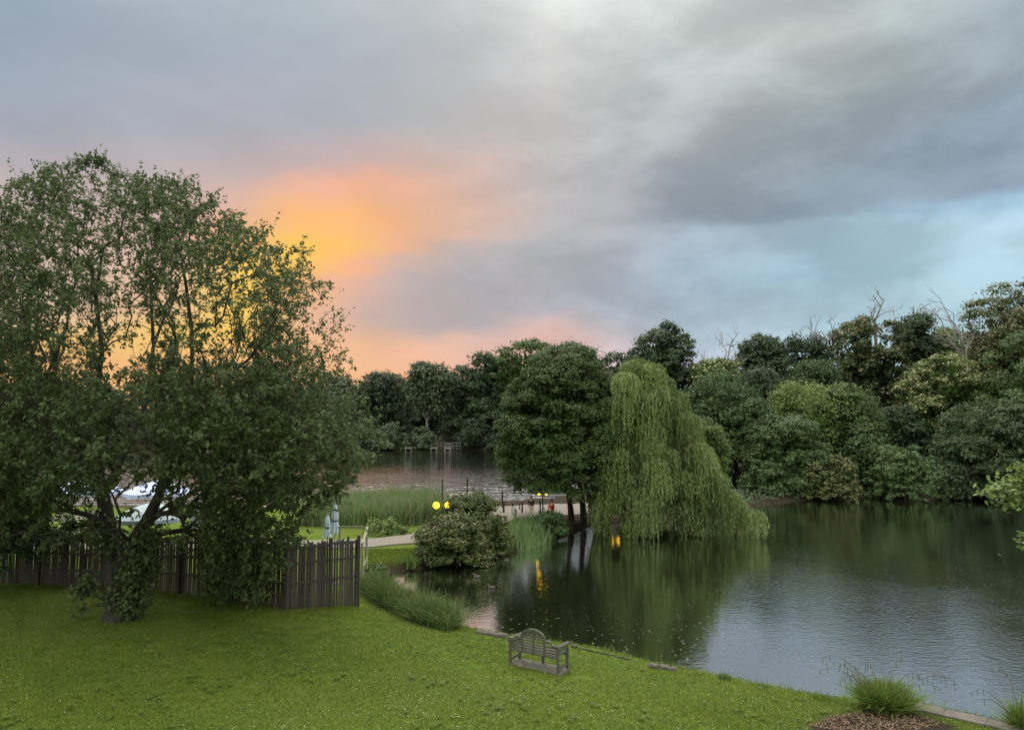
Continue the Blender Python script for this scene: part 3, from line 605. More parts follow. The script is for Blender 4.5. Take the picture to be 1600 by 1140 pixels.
# --- weeping willow
def willow():
    rs = np.random.RandomState(7); Y = 53; s = Y/F
    o = rows([(556,1000,1015),(568,985,1030),(590,968,1048),(620,956,1062),(660,948,1078),(700,942,1098),(740,930,1118),(775,926,1138),(800,924,1160),(820,924,1166),(842,928,1150)])
    rt = thing('weeping_willow', ((1000-800)*s, Y, .35), 'huge pale green weeping willow trailing its branches on the water', 'tree')
    P = []; T = []; N = []; TI = []; SZ = []; tops = []
    boughs = []
    # boughs on the outline, then all round and inside the crown
    for px, py, r in [(1002,562,.8),(985,568,.7),(1020,570,.7),(1034,590,.8),(968,590,.8),(1055,615,.8),(962,625,.8),(1066,650,.8),(958,665,.9),(1080,680,.8),(1094,705,.8),(955,700,.8),(1112,735,.8),(950,740,.8),(1126,765,.75),(1138,775,.7),(1150,790,.6),(944,775,.8),(940,795,.6),(1160,800,.4)]:
        boughs.append((px, py, -2.4+rs.randn()*.5 if px < 972 else rs.randn()*.9, r*1.12))
    for px, py, r in [(938,775,.9),(943,760,.9),(950,725,.9),(954,690,.8),(1104,740,.9),(1118,765,.9),(1134,785,.8),(1150,790,.8),(1090,715,.9),(1078,695,.9)]:
        boughs.append((px, py, -2.2+rs.randn()*.6, r))
    for k in range(150):
        py = np.interp(rs.rand(), np.linspace(0, 1, 5), [575, 640, 700, 745, 800]); th = rs.rand()*2*np.pi
        xl, xr = np.interp(py, o[:, 0], o[:, 1]), np.interp(py, o[:, 0], o[:, 2]); c, hw = (xl+xr)/2, (xr-xl)/2; rho = .35+.6*rs.rand()**.6
        boughs.append((c+(hw-10)*rho*math.cos(th), py, (hw-10)*s*.9*rho*math.sin(th), .55+.5*rs.rand()))
    cx0 = (1015-800)*s
    for (px, py, dy, Rb) in boughs:
        b = at(px, py, Y); b[1] += dy; out_ = np.array([b[0]-cx0, dy, 0]); out_ = out_/max(np.linalg.norm(out_), .3)
        tops.append(b); lt = rs.rand(); base_l = (1.3+1.7*rs.rand()) if py < 720 else 1.0+1.3*rs.rand()
        for j in range(int(75*Rb*Rb/.5)+20):
            r_ = math.sqrt(rs.rand()); a_ = rs.rand()*2*np.pi; dx, dy_ = Rb*r_*math.cos(a_), Rb*r_*math.sin(a_)
            st = b+np.array([dx, dy_, .45*Rb*(1-r_*r_)-.25])-.0*out_; L_ = base_l*(.3+.95*rs.rand()**1.3); m_ = int(L_/.15)+2; q = np.linspace(0, 1, m_)
            u_ = np.array([math.cos(a_), math.sin(a_)])*.25+out_[:2]*.3; reach = .3+.4*rs.rand()
            x = st[0]+u_[0]*reach*(1-(1-q)**3); y = st[1]+u_[1]*reach*(1-(1-q)**3); z = st[2]+.12*np.sin(np.minimum(q*4, 1)*math.pi)-L_*q**1.3
            p_ = np.stack([x, y, z], 1)+rs.randn(m_, 3)*.03; ok = (p_[:, 2] > .04) & ~((np.abs(p_[:, 0]-7.3*p_[:, 1]/53) < .3) & (p_[:, 2] < 1.5)); p_ = p_[ok]; q = q[ok]; n_ = len(p_)
            if n_ < 1: continue
            P.append(p_); T.append(np.column_stack([u_[0]*(1-q)*1.2+rs.randn(n_)*.3, u_[1]*(1-q)*1.2+rs.randn(n_)*.3, -np.ones(n_)]))
            N.append(out_*.6+rs.randn(n_, 3)*.5+np.array([0, 0, .3])); TI.append(np.clip(lt*.55+rs.rand(n_)*.45, 0, 1)); SZ.append(.2+.13*rs.rand(n_))
    P, T, N, TI, SZ = map(np.concatenate, (P, T, N, TI, SZ))
    V, Fq, tn = cards(P, unit(N), unit(T), SZ, SZ*.28, TI); link('crown', np_mesh('crown', V, Fq, tn), M['willow'], rt, True)
    tops = np.array(tops); cen = np.array([(1010-800)*s, Y, 6.5]); tp = cen+(tops[rs.choice(len(tops), 18)]-cen)*.9
    branches(((985-800)*s, Y, .3), tp, rs, .45).build('trunk', M['bark'], rt, True, True)
willow()

# --- the near tree
def near_tree():
    rs = np.random.RandomState(3); Y0 = 23.0; s = Y0/F
    b = onz(187, 968, 1.3); g = H(b[0], b[1]); b[2] = g-.08; Y0 = b[1]; s = Y0/F
    rt = thing('cherry_tree', tuple(b), 'large near tree with dense green crown and a dark trunk wrapped in shoots', 'tree')
    o = rows([(236,120,150),(258,20,165),(272,-20,290),(300,-60,345),(330,-100,385),(355,-120,455),(380,-150,480),(410,-160,515),(440,-170,535),(500,-180,540),(560,-190,548),(620,-190,585),(680,-190,622),(720,-180,606),(760,-170,570),(800,-150,500),(840,-120,490),(880,40,472),(905,170,445),(925,330,420)])
    g_ = np.linspace(236, 925, 90); w = np.interp(g_, o[:, 0], o[:, 2]-o[:, 1])*np.interp(g_, [236, 500, 600, 780, 925], [1.05, 1.0, 1.75, 1.75, 1.5]); cdf = np.cumsum(w); cdf /= cdf[-1]
    nt_ = 7200; py = np.interp(rs.rand(nt_), cdf, g_); th = rs.rand(nt_)*2*np.pi
    xl, xr = np.interp(py, o[:, 0], o[:, 1]), np.interp(py, o[:, 0], o[:, 2]); c, hw = (xl+xr)/2, (xr-xl)/2
    rho = np.sqrt(rs.rand(nt_))*.62+.38*rs.rand(nt_)**.5; rho = np.minimum(rho, 1)
    dpt = np.interp(py, [236, 400, 700, 820, 925], [1, .85, .75, .6, .25])
    cth = np.sign(np.cos(th))*np.abs(np.cos(th))**.75; X = (c+hw*rho*cth-800)*s; Yy = Y0+.6+hw*s*dpt*rho*np.sin(th)*.95; Z = CZ+(660-py)*s
    # perspective: keep what stands nearer or farther in its place in the outline
    k_ = Yy/Y0; X = X*k_*1.0; Z = CZ+(Z-CZ)*k_
    lowy = (py > 790) & (xr > 400); px_ = X/Yy*F+800
    keep = ~((py > 770) & (px_ > 120) & (px_ < 268) & (rs.rand(nt_) < np.where(py < 850, .84, .95))) & ~((py > 800) & (px_ < 130) & (rs.rand(nt_) < .8))
    keep &= ~((py > 735) & (py < 835) & (px_ > 195) & (px_ < 320) & (rs.rand(nt_) < .75))
    keep &= ~((py > 735) & (py < 835) & (px_ > 60) & (px_ < 195) & (rs.rand(nt_) < .3))
    keep &= ~((py > 470) & (py < 560) & (px_ > 110) & (px_ < 390) & (rs.rand(nt_) < .22))
    keep &= ~((py > 415) & (py < 565) & (px_ > 275) & (px_ < 395) & (rs.rand(nt_) < .6)) & ~((py > 490) & (py < 560) & (px_ > 60) & (px_ < 260) & (rs.rand(nt_) < .45))
    keep &= ~((py > 842) & (px_ < 335) & (rs.rand(nt_) < .96)) & ~((py > 905) & (rs.rand(nt_) < .7))
    keep &= px_ > -200
    TP = np.stack([X, Yy, Z], 1)[keep]
    TP = TP[TP[:, 2] > 1.6]; TP = TP[np.hypot(TP[:, 0]-b[0], TP[:, 1]-b[1]) > .4]
    # skeleton: two stems given by hand, then limbs grown towards the twigs
    nodes = []; parent = []; 
    def stem(pts, par):
        last = par
        for p_ in pts:
            nodes.append(np.array(p_)); parent.append(last); last = len(nodes)-1
        return last
    def W_(px, py_, dy=0): return at(px, py_, Y0+dy)
    stem([b, W_(182, 935), W_(177, 900), W_(176, 865)], -1); a0 = 3
    stem([W_(170, 820, .1), W_(160, 770, .3), W_(158, 700, .4), W_(150, 630, .5), W_(160, 550, .5), W_(150, 470, .4), W_(160, 390, .3)], a0)
    l1 = stem([W_(205, 850, -.1), W_(228, 815, -.1), W_(248, 775, 0), W_(262, 730, .2), W_(280, 670, .3), W_(300, 600, .3), W_(300, 520, .4), W_(290, 440, .4)], 2)
    stem([W_(300, 650, -.8), W_(340, 600, -1.2), W_(390, 560, -1.3), W_(430, 500, -1.3)], l1-3)
    stem([W_(120, 720, -.4), W_(70, 680, -.8), W_(10, 630, -1.2), W_(-50, 560, -1)], 5)
    stem([W_(200, 700, .8), W_(230, 620, 1.6), W_(240, 540, 2.2), W_(235, 450, 2.4)], 5)
    stem([W_(330, 700, .6), W_(390, 690, 1.0), W_(450, 680, 1.2)], l1-4)
    base_n = len(nodes)
    order = np.argsort(np.linalg.norm(TP-np.array([b[0], b[1], 6.0]), axis=1))
    NA = np.zeros((len(nodes)+len(TP)*3, 3)); NA[:base_n] = np.array(nodes); pathlen = np.zeros(len(NA)); cnt = base_n
    for i in range(base_n): pathlen[i] = 0 if parent[i] < 0 else pathlen[parent[i]]+np.linalg.norm(NA[i]-NA[parent[i]])
    leaftip = []
    for i in order:
        tpt = TP[i]; dv = tpt-NA[4:cnt]; dist = np.linalg.norm(dv, axis=1)
        cost = dist+.32*pathlen[4:cnt]+np.where(dv[:, 2] < -.6, .6, 0); j = int(np.argmin(cost))+4
        D = np.linalg.norm(tpt-NA[j]); last = j; ns = 1 if D < .8 else 2
        for q in range(1, ns+1):
            f = q/ns; p_ = NA[j]*(1-f)+tpt*f
            if ns == 2 and q == 1: p_ = p_+np.array([0, 0, .12*D])+rs.randn(3)*.06*D
            NA[cnt] = p_; parent.append(last); pathlen[cnt] = pathlen[last]+np.linalg.norm(p_-NA[last]); last = cnt; cnt += 1
        leaftip.append(last)
    ch = np.zeros(cnt); 
    for i in leaftip: ch[i] += 1
    for i in range(cnt-1, -1, -1):
        if parent[i] >= 0: ch[parent[i]] += ch[i]
    rad_ = .0058*np.maximum(ch, 1)**.455
    rad_[:4] = [.42, .34, .31, .28]
    for q in range(4, base_n): rad_[q] = max(rad_[q], .04)
    V = []; Fs = []; n0 = 0
    for i in range(1, cnt):
        pj = parent[i]; a_p, b_p = NA[pj], NA[i]; d = unit(b_p-a_p); rf = np.array([0, 0, 1.]) if abs(d[2]) < .8 else np.array([1., 0, 0])
        u = unit(np.cross(d, rf)); v = np.cross(d, u); sg = 10 if rad_[i] > .12 else (6 if rad_[i] > .03 else 3)
        ra = min(rad_[pj], rad_[i]*1.5) if i >= 4 else rad_[pj]
        for r_, c_ in ((ra, a_p-d*ra*.3), (rad_[i], b_p)):
            for k in range(sg): t_ = 2*math.pi*k/sg; V.append(c_+r_*(u*math.cos(t_)+v*math.sin(t_)))
        for k in range(sg): Fs.append((n0+k, n0+(k+1) % sg, n0+sg+(k+1) % sg, n0+sg+k))
        n0 += 2*sg
    # main bole is its own part
    nb = 0
    me = np_mesh('branches', np.array(V), np.array(Fs), smooth=True); link('branches', me, M['bark'], rt, True)
    mb = MB(); q = np.linspace(0, 1, 9)[:, None]
    pts = np.array([NA[0]+(NA[3]-NA[0])*t_ for t_ in q[:, 0]]); pts[:, 0] += .05*np.sin(q[:, 0]*6)
    mb.tube(pts, [.66, .46, .41, .38, .36, .35, .34, .33, .29], 16); mb.build('trunk', M['bark'], rt, True, True)
    # leaves: short sprays of drooping leaves at every twig, along the outer twigs too
    tips = NA[leaftip]; par = NA[[parent[i] for i in leaftip]]
    P = []; T = []; N = []; TI = []; SZ = []
    cz = rs.rand(len(tips))
    for i in range(len(tips)):
        d = unit(tips[i]-par[i]+np.array([0, 0, .15])+rs.randn(3)*.2); n = 33
        out_r = 1.0
        for br in range(3):
            dd2 = unit(d+rs.randn(3)*.55); q = rs.rand(n//3+1); ln = .3+.45*rs.rand(); m_ = len(q)
            sag = -.18*(q*ln)**1.5 if tips[i][2] > 7 else -.35*(q*ln)**1.3
            p_ = tips[i]-d*.2+dd2*(q*ln)[:, None]+rs.randn(m_, 3)*.045; p_[:, 2] += sag
            P.append(p_); t_ = unit(dd2+rs.randn(m_, 3)*.6+np.array([0, 0, -.75])); T.append(t_)
            N.append(unit(rs.randn(m_, 3)*.65+np.array([0, -.15, .75]))); TI.append(np.clip(cz[i]*.5+rs.rand(m_)*.5, 0, 1)); SZ.append((.07+.07*rs.rand(m_)) if tips[i][2] > 8 else (.08+.085*rs.rand(m_)))
    # long shoots breaking the outline
    for k in range(90):
        i = rs.randint(len(tips)); 
        if rho[keep][0] is None: break
        p0 = tips[i]; px0 = p0[0]/p0[1]*F+800; py0_ = 660-(p0[2]-CZ)/p0[1]*F
        xr0 = np.interp(py0_, o[:, 0], o[:, 2]); 
        if not (px0 > xr0-45 or py0_ < 330): continue
        d = unit(np.array([.7 if px0 > xr0-45 else rs.randn()*.3, rs.randn()*.4, .55 if py0_ < 450 else .1])+rs.randn(3)*.2); ln = .5+.5*rs.rand(); n = 12
        q = np.linspace(.1, 1, n); p_ = p0+d*(q*ln)[:, None]+rs.randn(n, 3)*.04; P.append(p_); T.append(unit(d+rs.randn(n, 3)*.6+np.array([0, 0, -.6]))); N.append(unit(rs.randn(n, 3)+np.array([0, 0, .6]))); TI.append(rs.rand(n)); SZ.append(.09+.07*rs.rand(n))
        mb2 = MB()
    P, T, N, TI, SZ = map(np.concatenate, (P, T, N, TI, SZ))
    ok = P[:, 2] > 1.2; P, T, N, TI, SZ = P[ok], T[ok], N[ok], TI[ok], SZ[ok]
    V, Fq, tn = cards(P, N, T, SZ*1.25, SZ*.62, TI); link('crown', np_mesh('crown', V, Fq, tn), M['hero'], rt, True)
    # leafy shoots round the foot of the trunk
    P = []; T = []; N = []; st = MB()
    for (cx_, cy_, r_, n) in ((128, 922, 17, 210), (138, 905, 12, 80), (212, 905, 22, 800), (222, 868, 22, 620), (205, 942, 21, 760), (124, 955, 12, 35), (240, 885, 13, 110), (178, 930, 14, 120), (165, 848, 22, 220), (145, 832, 22, 160), (222, 948, 9, 30), (232, 835, 22, 260)):
        cw = at(cx_, cy_, Y0-.35); rr_ = r_*s; d = rs.randn(n, 3)*.5
        P.append(cw+d*rr_*np.array([1, 1.0, 1])); T.append(unit(rs.randn(n, 3)+np.array([0, 0, -.6]))); N.append(unit(rs.randn(n, 3)*.7+np.array([0, -.4, .7])))
        for _ in range(3):
            e = cw+rs.randn(3)*rr_*.5; st.tube([NA[1]*.5+NA[0]*.5, (NA[1]+e)/2+np.array([0, -.1, .0]), e], [.02, .015, .008], 4)
    P, T, N = map(np.concatenate, (P, T, N)); SZ = .1+.08*rs.rand(len(P)); ok = P[:, 2] > g+.12
    V, Fq, tn = cards(P[ok], N[ok], T[ok], SZ[ok]*1.2, SZ[ok]*.75, rs.rand(ok.sum())); link('basal_shoots', np_mesh('basal_shoots', V, Fq, tn), M['hero'], rt, True)
    st.build('shoot_stems', M['bark'], rt, True, True)
near_tree()

# dark shrub by the fence, far left; shrubs near the fence
tree('shrub','dark leafy shrub against the fence at the left edge',[(745,-60,30),(790,-90,75),(840,-100,95),(885,-100,90)],28.3,'dark',15000,.11,.28,101,n_lobes=14,n_cl=150,group=None,trunk_r=.06,cat='shrub',depth=.55,lobe_r=.3,core=True)
tree('flowering_shrub','shrub topped with cream white flower heads behind the fence',[(800,115,165),(812,102,180),(850,98,188)],31.5,'white_fl',9000,.1,.22,102,n_lobes=10,n_cl=90,flowers=.45,group=None,trunk_r=.04,cat='shrub')
tree('climbing_shrub','yellowish bramble hanging over the fence under the near tree',[(850,318,380),(880,312,420),(930,330,445)],27.3,'olive',5200,.09,.22,103,n_lobes=9,n_cl=80,group=None,trunk_r=.03,cat='shrub',depth=.25)
# waterside rhododendrons in front of the lamp
tree('rhododendron','low olive rhododendron mound at the pond edge beside the grass patch',[(800,690,725),(815,668,748),(840,653,762),(865,652,768),(884,665,765)],41.4,'rhodo',22000,.13,.34,104,n_lobes=18,n_cl=220,flowers=.18,group='rhododendrons by the lit lamp',trunk_r=.06,cat='shrub',base=.0,depth=.95,lobe_r=.34)
tree('rhododendron','taller green rhododendron behind the low mound with a light tip',[(774,726,746),(784,708,768),(802,698,788),(835,692,800),(874,712,798)],44.2,'rhodo',26000,.14,.36,105,n_lobes=18,n_cl=220,flowers=.0,group='rhododendrons by the lit lamp',trunk_r=.06,cat='shrub',base=.0,depth=.95,lobe_r=.34)
tree('round_shrub','bright low bush in front of the reed bed beside the path',[(808,590,622),(822,572,636),(845,568,640)],49,'bright',5000,.13,.3,106,n_lobes=9,n_cl=90,group=None,trunk_r=.04,cat='shrub',base=.4)
tree('tussock_shrub','shaggy olive bush at the corner of the inlet beside the fence end',[(882,583,600),(895,577,606),(915,577,606)],34.5,'olive',5000,.09,.25,107,n_lobes=8,n_cl=70,group=None,trunk_r=.03,cat='shrub',base=.3)
tree('shrub','low leafy plants on the bank between the reeds and the alder',[(800,845,870),(815,838,882),(835,838,885)],50,'mid',4000,.13,.3,108,n_lobes=8,n_cl=70,group=None,trunk_r=.03,cat='shrub',base=.3)

# tree reaching in from the right edge
def right_branch():
    rs = np.random.RandomState(12); Y = 17.0; s = Y/F
    b0 = at(1860, 1100, Y); g = H(b0[0], Y)
    rt = thing('overhanging_tree', (b0[0], Y, max(g, .2)-.1), 'tree beyond the right edge reaching two leafy boughs over the water', 'tree')
    mb = MB(); mb.tube([(b0[0], Y, max(g, .2)-.1), (b0[0]-.1, Y, 4), (b0[0]+.1, Y, 8)], [.3, .24, .16], 10); mb.build('trunk', M['bark'], rt, True, True)
    br = MB(); P = []; 
    for (sx, sy, ex, ey, n) in ((1855, 700, 1552, 768, 1500), (1855, 730, 1572, 785, 1300), (1855, 800, 1594, 845, 500), (1855, 690, 1600, 735, 900), (1860, 560, 1660, 540, 900), (1860, 620, 1650, 640, 1200)):
        a = at(sx, sy, Y); e = at(ex, ey, Y-.6); q = np.linspace(0, 1, 9)[:, None]; c = a+(e-a)*q; c[:, 2] += np.sin(q[:, 0]*3.14)*.15
        br.tube(c, list(np.linspace(.07, .008, 9)), 6)
        u = rs.rand(n)**.8; P.append(np.stack([np.interp(u, q[:, 0], c[:, i]) for i in range(3)], 1)+rs.randn(n, 3)*np.array([.16, .2, .1]))
    br.build('branches', M['bark'], rt, True, True); P = np.concatenate(P); n = len(P)
    V, Fq, tn = cards(P, unit(rs.randn(n, 3)*.5+np.array([0, -.2, .8])), unit(rs.randn(n, 3)), .11+.05*rs.rand(n), .075+.03*rs.rand(n), rs.rand(n)); link('crown', np_mesh('crown', V, Fq, tn), M['bright'], rt, True)
right_branch()

# ------------------------------------------------------------------ reeds, tufts, lawn
def blades(pts, hgt_, wid, rs, lean=.25, curve=.3, tint=None, seg=3):
    """upright curved blades from the given feet"""
    n = len(pts); h = hgt_*(.7+.5*rs.rand(n)); a = rs.rand(n)*2*np.pi; ld = np.stack([np.cos(a), np.sin(a), np.zeros(n)], 1); le = lean*np.abs(rs.randn(n)); fa = rs.rand(n)*np.pi
    sd = np.stack([np.cos(fa), np.sin(fa), np.zeros(n)], 1); rowsv = []
    for k in range(seg+1):
        q = k/seg; c = pts+ld*(le*h*(q*(1-curve)+curve*q*q*1.8))[:, None]+np.array([0, 0, 1])*(h*q*(1-.25*le*q))[:, None]
        w = wid*(1-q**1.6)+wid*.06; rowsv += [c-sd*w/2, c+sd*w/2]
    V = np.stack(rowsv, 1).reshape(-1, 3); m_ = 2*(seg+1); b = np.arange(n)[:, None]*m_
    Fq = np.concatenate([b+np.array([[2*k, 2*k+1, 2*k+3, 2*k+2]]) for k in range(seg)], 0)
    ti = rs.rand(n) if tint is None else tint
    return V, Fq, np.repeat(ti, m_)
def in_poly(px_list, z, n, rs):
    P = np.array([onz(x, y, z)[:2] for x, y in px_list]); lo, hi = P.min(0), P.max(0); out = np.zeros((0, 2))
    while len(out) < n:
        q = lo+(hi-lo)*rs.rand(n*2, 2); out = np.concatenate([out, q[inside(q, P)]])
    q = out[:n]; zz = np.maximum(height(q), -.15); return np.column_stack([q, zz])
rs = np.random.RandomState(21)
p_ = in_poly([(470,836),(480,812),(560,806),(640,806),(690,812),(706,826),(660,831),(600,836),(560,838)], 0, 15000, rs)
kp = segdist(p_[:, :2], path_c, False) > 2.0; p_ = p_[kp]; ti = np.clip(rs.rand(len(p_)), 0, 1); ti[rs.rand(len(p_)) < .18] = 1.5
hh = 1.45+.8*np.clip(hnoise(p_[:, 0]*.8, p_[:, 1]*1.1)+.4, 0, 1); V, Fq, tn = blades(p_, hh, .05, rs, .28, .45, ti); tag(link('reeds', np_mesh('reeds', V, Fq, tn), M['reed']), 'tall green reed bed between the path and the far lake', 'reeds', kind='stuff')
p_ = in_poly([(566,940),(590,936),(615,948),(650,962),(690,973),(716,990),(716,999),(700,1006),(650,993),(600,972),(566,950)], .2, 11000, rs)
hh = .2+.45*rs.rand(len(p_))+.42*np.clip(hnoise(p_[:, 0]*2.2, p_[:, 1]*2.6)+.4, 0, 1)
tb = np.clip(rs.rand(len(p_))*.55+.5*np.clip(hnoise(p_[:, 0]*3, p_[:, 1]*2.5)+.3, 0, 1), 0, 1); tb[rs.rand(len(p_)) < .07] = 1.5; V, Fq, tn = blades(p_, hh, .03, rs, .6, .6, tb); tag(link('bank_reeds', np_mesh('bank_reeds', V, Fq, tn), M['reed_bank']), 'dense reeds and sedges on the near bank right of the fence end', 'reeds', kind='stuff')
p_ = in_poly([(795,862),(800,835),(850,828),(875,838),(850,852),(820,862)], 0, 1800, rs)
V, Fq, tn = blades(p_, (.6+.7*rs.rand(len(p_))), .04, rs, .25, .45); tag(link('waterside_reeds', np_mesh('waterside_reeds', V, Fq, tn), M['reed']), 'grey green reeds between the tall rhododendron and the alder', 'reeds', kind='stuff')

def tuft(name, label, cat, px, py, z, n, h, w, spread, mat, seed, lean=.6, group=None, arch=0):
    rs = np.random.RandomState(seed); b = onz(px, py, z); z = max(H(b[0], b[1]), .0); a = rs.rand(n)*2*np.pi; r = spread*np.sqrt(rs.rand(n))
    p_ = np.stack([b[0]+r*np.cos(a), b[1]+r*np.sin(a), np.full(n, z-.04)], 1); 
    rt = thing(name, (b[0], b[1], z-.04), label, cat, group)
    ti = rs.rand(n); ti[rs.rand(n) < .04] = 1.5
    V, Fq, tn = blades(p_, h*(.6+.4*rs.rand(n)), w, rs, lean, .85, ti, 6); link('blades', np_mesh('blades', V, Fq, tn), M[mat], rt, True)
    if arch:
        mb = MB()
        for k in range(arch):
            th = rs.rand()*2*math.pi; ln = h*(1.2+.9*rs.rand()); q = np.linspace(0, 1, 9); hh = h*(1.05+.5*rs.rand())
            x = b[0]+math.cos(th)*ln*q; y = b[1]+math.sin(th)*ln*q; zz = z+hh*np.sin(q*math.pi*.62)
            mb.tube(np.stack([x, y, zz], 1), list(np.linspace(.008, .005, 9)), 4)
            for j in (5, 6, 7, 8):
                if rs.rand() < .8: mb.tube([(x[j], y[j], zz[j]), (x[j], y[j], zz[j]-.06), (x[j]+.01, y[j], zz[j]-.12-.06*rs.rand())], [.005, .009, .004], 4)
        mb.build('flower_stems', M['stem'], rt, False, True)
    return rt
tuft('pendulous_sedge','big rounded sedge clump with arching drooping stems on the stone edge','sedge clump',1384,1124,.42,3600,.74,.034,.5,'sedge',31,.5,arch=16)
tuft('pendulous_sedge','sedge clump cut by the bottom right corner','sedge clump',1598,1156,.35,420,.8,.03,.2,'sedge',32,.5,arch=14)
tuft('grass_tuft','taller spiky tuft on the lawn rim, left of the three','grass tuft',1133,1071,.35,150,.32,.014,.18,'reed_bank',33,.3,'spiky tufts on the lawn rim')
tuft('grass_tuft','short spiky tuft on the lawn rim, middle of the three','grass tuft',1186,1085,.33,110,.24,.012,.25,'reed_bank',34,.3,'spiky tufts on the lawn rim')
tuft('grass_tuft','sparse brownish tuft on the lawn rim nearest the big sedge','grass tuft',1290,1108,.33,110,.3,.012,.3,'sedge',35,.3,'spiky tufts on the lawn rim')
tuft('iris_clump','bright green iris clump at the edge of the inlet','plant',642,889,.05,120,.85,.06,.3,'reed_bank',36,.45)

# lawn turf
rs = np.random.RandomState(22)
q = np.column_stack([-22+36*rs.rand(700000), 13.5+18*rs.rand(700000)])
pr = 1/(1+((q[:, 1]-13)/10)**2); vis = np.abs(q[:, 0]) < q[:, 1]*.73
q = q[vis & (rs.rand(len(q)) < pr*.85)]
q = q[~inside(q, pond)]; q = q[segdist(q, pond) > .12]; q = q[~inside(q, mul_px)]
fl_ = np.interp(q[:, 0], [-22, -8, -5.6, -3, 12], [29.7, 27.6, 28.4, 31.5, 31.5]); q = q[q[:, 1] < fl_]
bare_sp = np.array([onz(340,1018,1.2)[:2], onz(738,1056,.8)[:2], onz(905,1072,.7)[:2]])
for bs in bare_sp: q = q[np.hypot((q[:, 0]-bs[0])/1.3, (q[:, 1]-bs[1])/.9) > .28]
p_ = np.column_stack([q, height(q)])
pat = hnoise(q[:, 0]*1.4, q[:, 1]*1.7); pat2 = hnoise(q[:, 0]*.35+1, q[:, 1]*.5+3); ti = np.clip(.42+.38*pat+.3*pat2+.5*(rs.rand(len(q))-.5), 0, 1); ti[rs.rand(len(q)) < .015] = 1.5
V, Fq, tn = blades(p_, .075, .018, rs, .7, .5, ti, 1); print('lawn blades', len(p_))
hs = np.repeat(.55+.8*np.clip(pat+.3, 0, 1)*rs.rand(len(pat)), 4); zb = np.repeat(p_[:, 2], 4); V[:, 2] = zb+(V[:, 2]-zb)*hs
tag(link('grass', np_mesh('grass', V, Fq, tn), M['blade']), 'mown green grass of the near lawn sloping to the pond', 'grass', kind='stuff')
# broad weeds and rougher fringe along the rim
wd = q[(hnoise(q[:, 0]*.9+9, q[:, 1]*1.2+2) > .1)]; wd = wd[rs.choice(len(wd), 420, replace=False)]; hz = height(wd); n = 420*7; k = np.repeat(np.arange(420), 7); a_w = rs.rand(n)*6.28
P = np.column_stack([wd[k, 0]+.05*np.cos(a_w), wd[k, 1]+.05*np.sin(a_w), hz[k]+.045+.03*rs.rand(n)]); T = np.stack([np.cos(a_w), np.sin(a_w), .35+.2*rs.rand(n)], 1)
V, Fq, tn = cards(P, unit(np.stack([-.3*np.cos(a_w), -.3*np.sin(a_w), np.ones(n)], 1)), unit(T), .09+.06*rs.rand(n), .04, .4*rs.rand(n)); tag(link('lawn_weeds', np_mesh('lawn_weeds', V, Fq, tn), M['blade']), 'broad leaved weeds growing in the lawn', 'weeds', kind='stuff')
fr = np.column_stack([-7+22*rs.rand(60000), 15+17*rs.rand(60000)]); dq = segdist(fr, pond); fr = fr[(dq < .55) & ~inside(fr, mul_px) & (~inside(fr, pond) | (dq < .08))]; fr = fr[hnoise(fr[:, 0]*2.3, fr[:, 1]*2)+.5*rs.randn(len(fr)) > -.1]
V, Fq, tn = blades(np.column_stack([fr, np.maximum(height(fr), .1)]), .1+.22*rs.rand(len(fr))**2, .015, rs, .7, .6, np.where(rs.rand(len(fr)) < .12, 1.5, rs.rand(len(fr))), 2); tag(link('bank_grass', np_mesh('bank_grass', V, Fq, tn), M['blade']), 'rough longer grass along the rim of the lawn', 'grass', kind='stuff')
# clover heads
cl = q[(hnoise(q[:, 0]*.6+4, q[:, 1]*.8)+.6*rs.randn(len(q)) > .3)]; cl = cl[rs.choice(len(cl), min(3200, len(cl)), replace=False)]; n = len(cl)
P = np.column_stack([cl, height(cl)+.055]); N = unit(rs.randn(n, 3)*.3+np.array([0, -.3, 1])); V, Fq, tn = cards(P, N, unit(rs.randn(n, 3)), .012+.014*rs.rand(n), .018, rs.rand(n))
M['clover'] = solid('clover_heads', (.4, .42, .26), (.62, .62, .46), 20, .8)
tag(link('clover_flowers', np_mesh('clover_flowers', V, Fq, tn), M['clover']), 'tiny whitish clover heads scattered in the lawn', 'flowers', kind='stuff')
# grass of the patch between fence end and rhododendrons
p_ = in_poly([(570,858),(655,856),(662,885),(600,892),(572,890)], .5, 9000, rs)
p_ = p_[p_[:, 2] > .2]; V, Fq, tn = blades(p_, .08, .03, rs, .5, .5, None, 1); tag(link('grass_patch', np_mesh('grass_patch', V, Fq, tn), M['blade']), 'grass patch between the path and the inlet', 'grass', kind='stuff')
# dead leaves and chips on the soil round the big sedge
p_ = in_poly([(1330,1130),(1365,1119),(1425,1126),(1480,1145),(1380,1190),(1265,1160),(1295,1140)], .5, 1600, rs); n = len(p_); p_[:, 2] += .015+.02*rs.rand(n)
M['chips'] = leaf_mat('dead_leaves', (.06, .035, .02), (.26, .17, .1), .1)
V, Fq, tn = cards(p_, unit(rs.randn(n, 3)*.35+np.array([0, 0, 1])), unit(rs.randn(n, 3)), .05+.05*rs.rand(n), .03, rs.rand(n)); tag(link('leaf_litter', np_mesh('leaf_litter', V, Fq, tn), M['chips']), 'brown dead leaves and chips on bare soil under the sedge', 'leaf litter', kind='stuff')

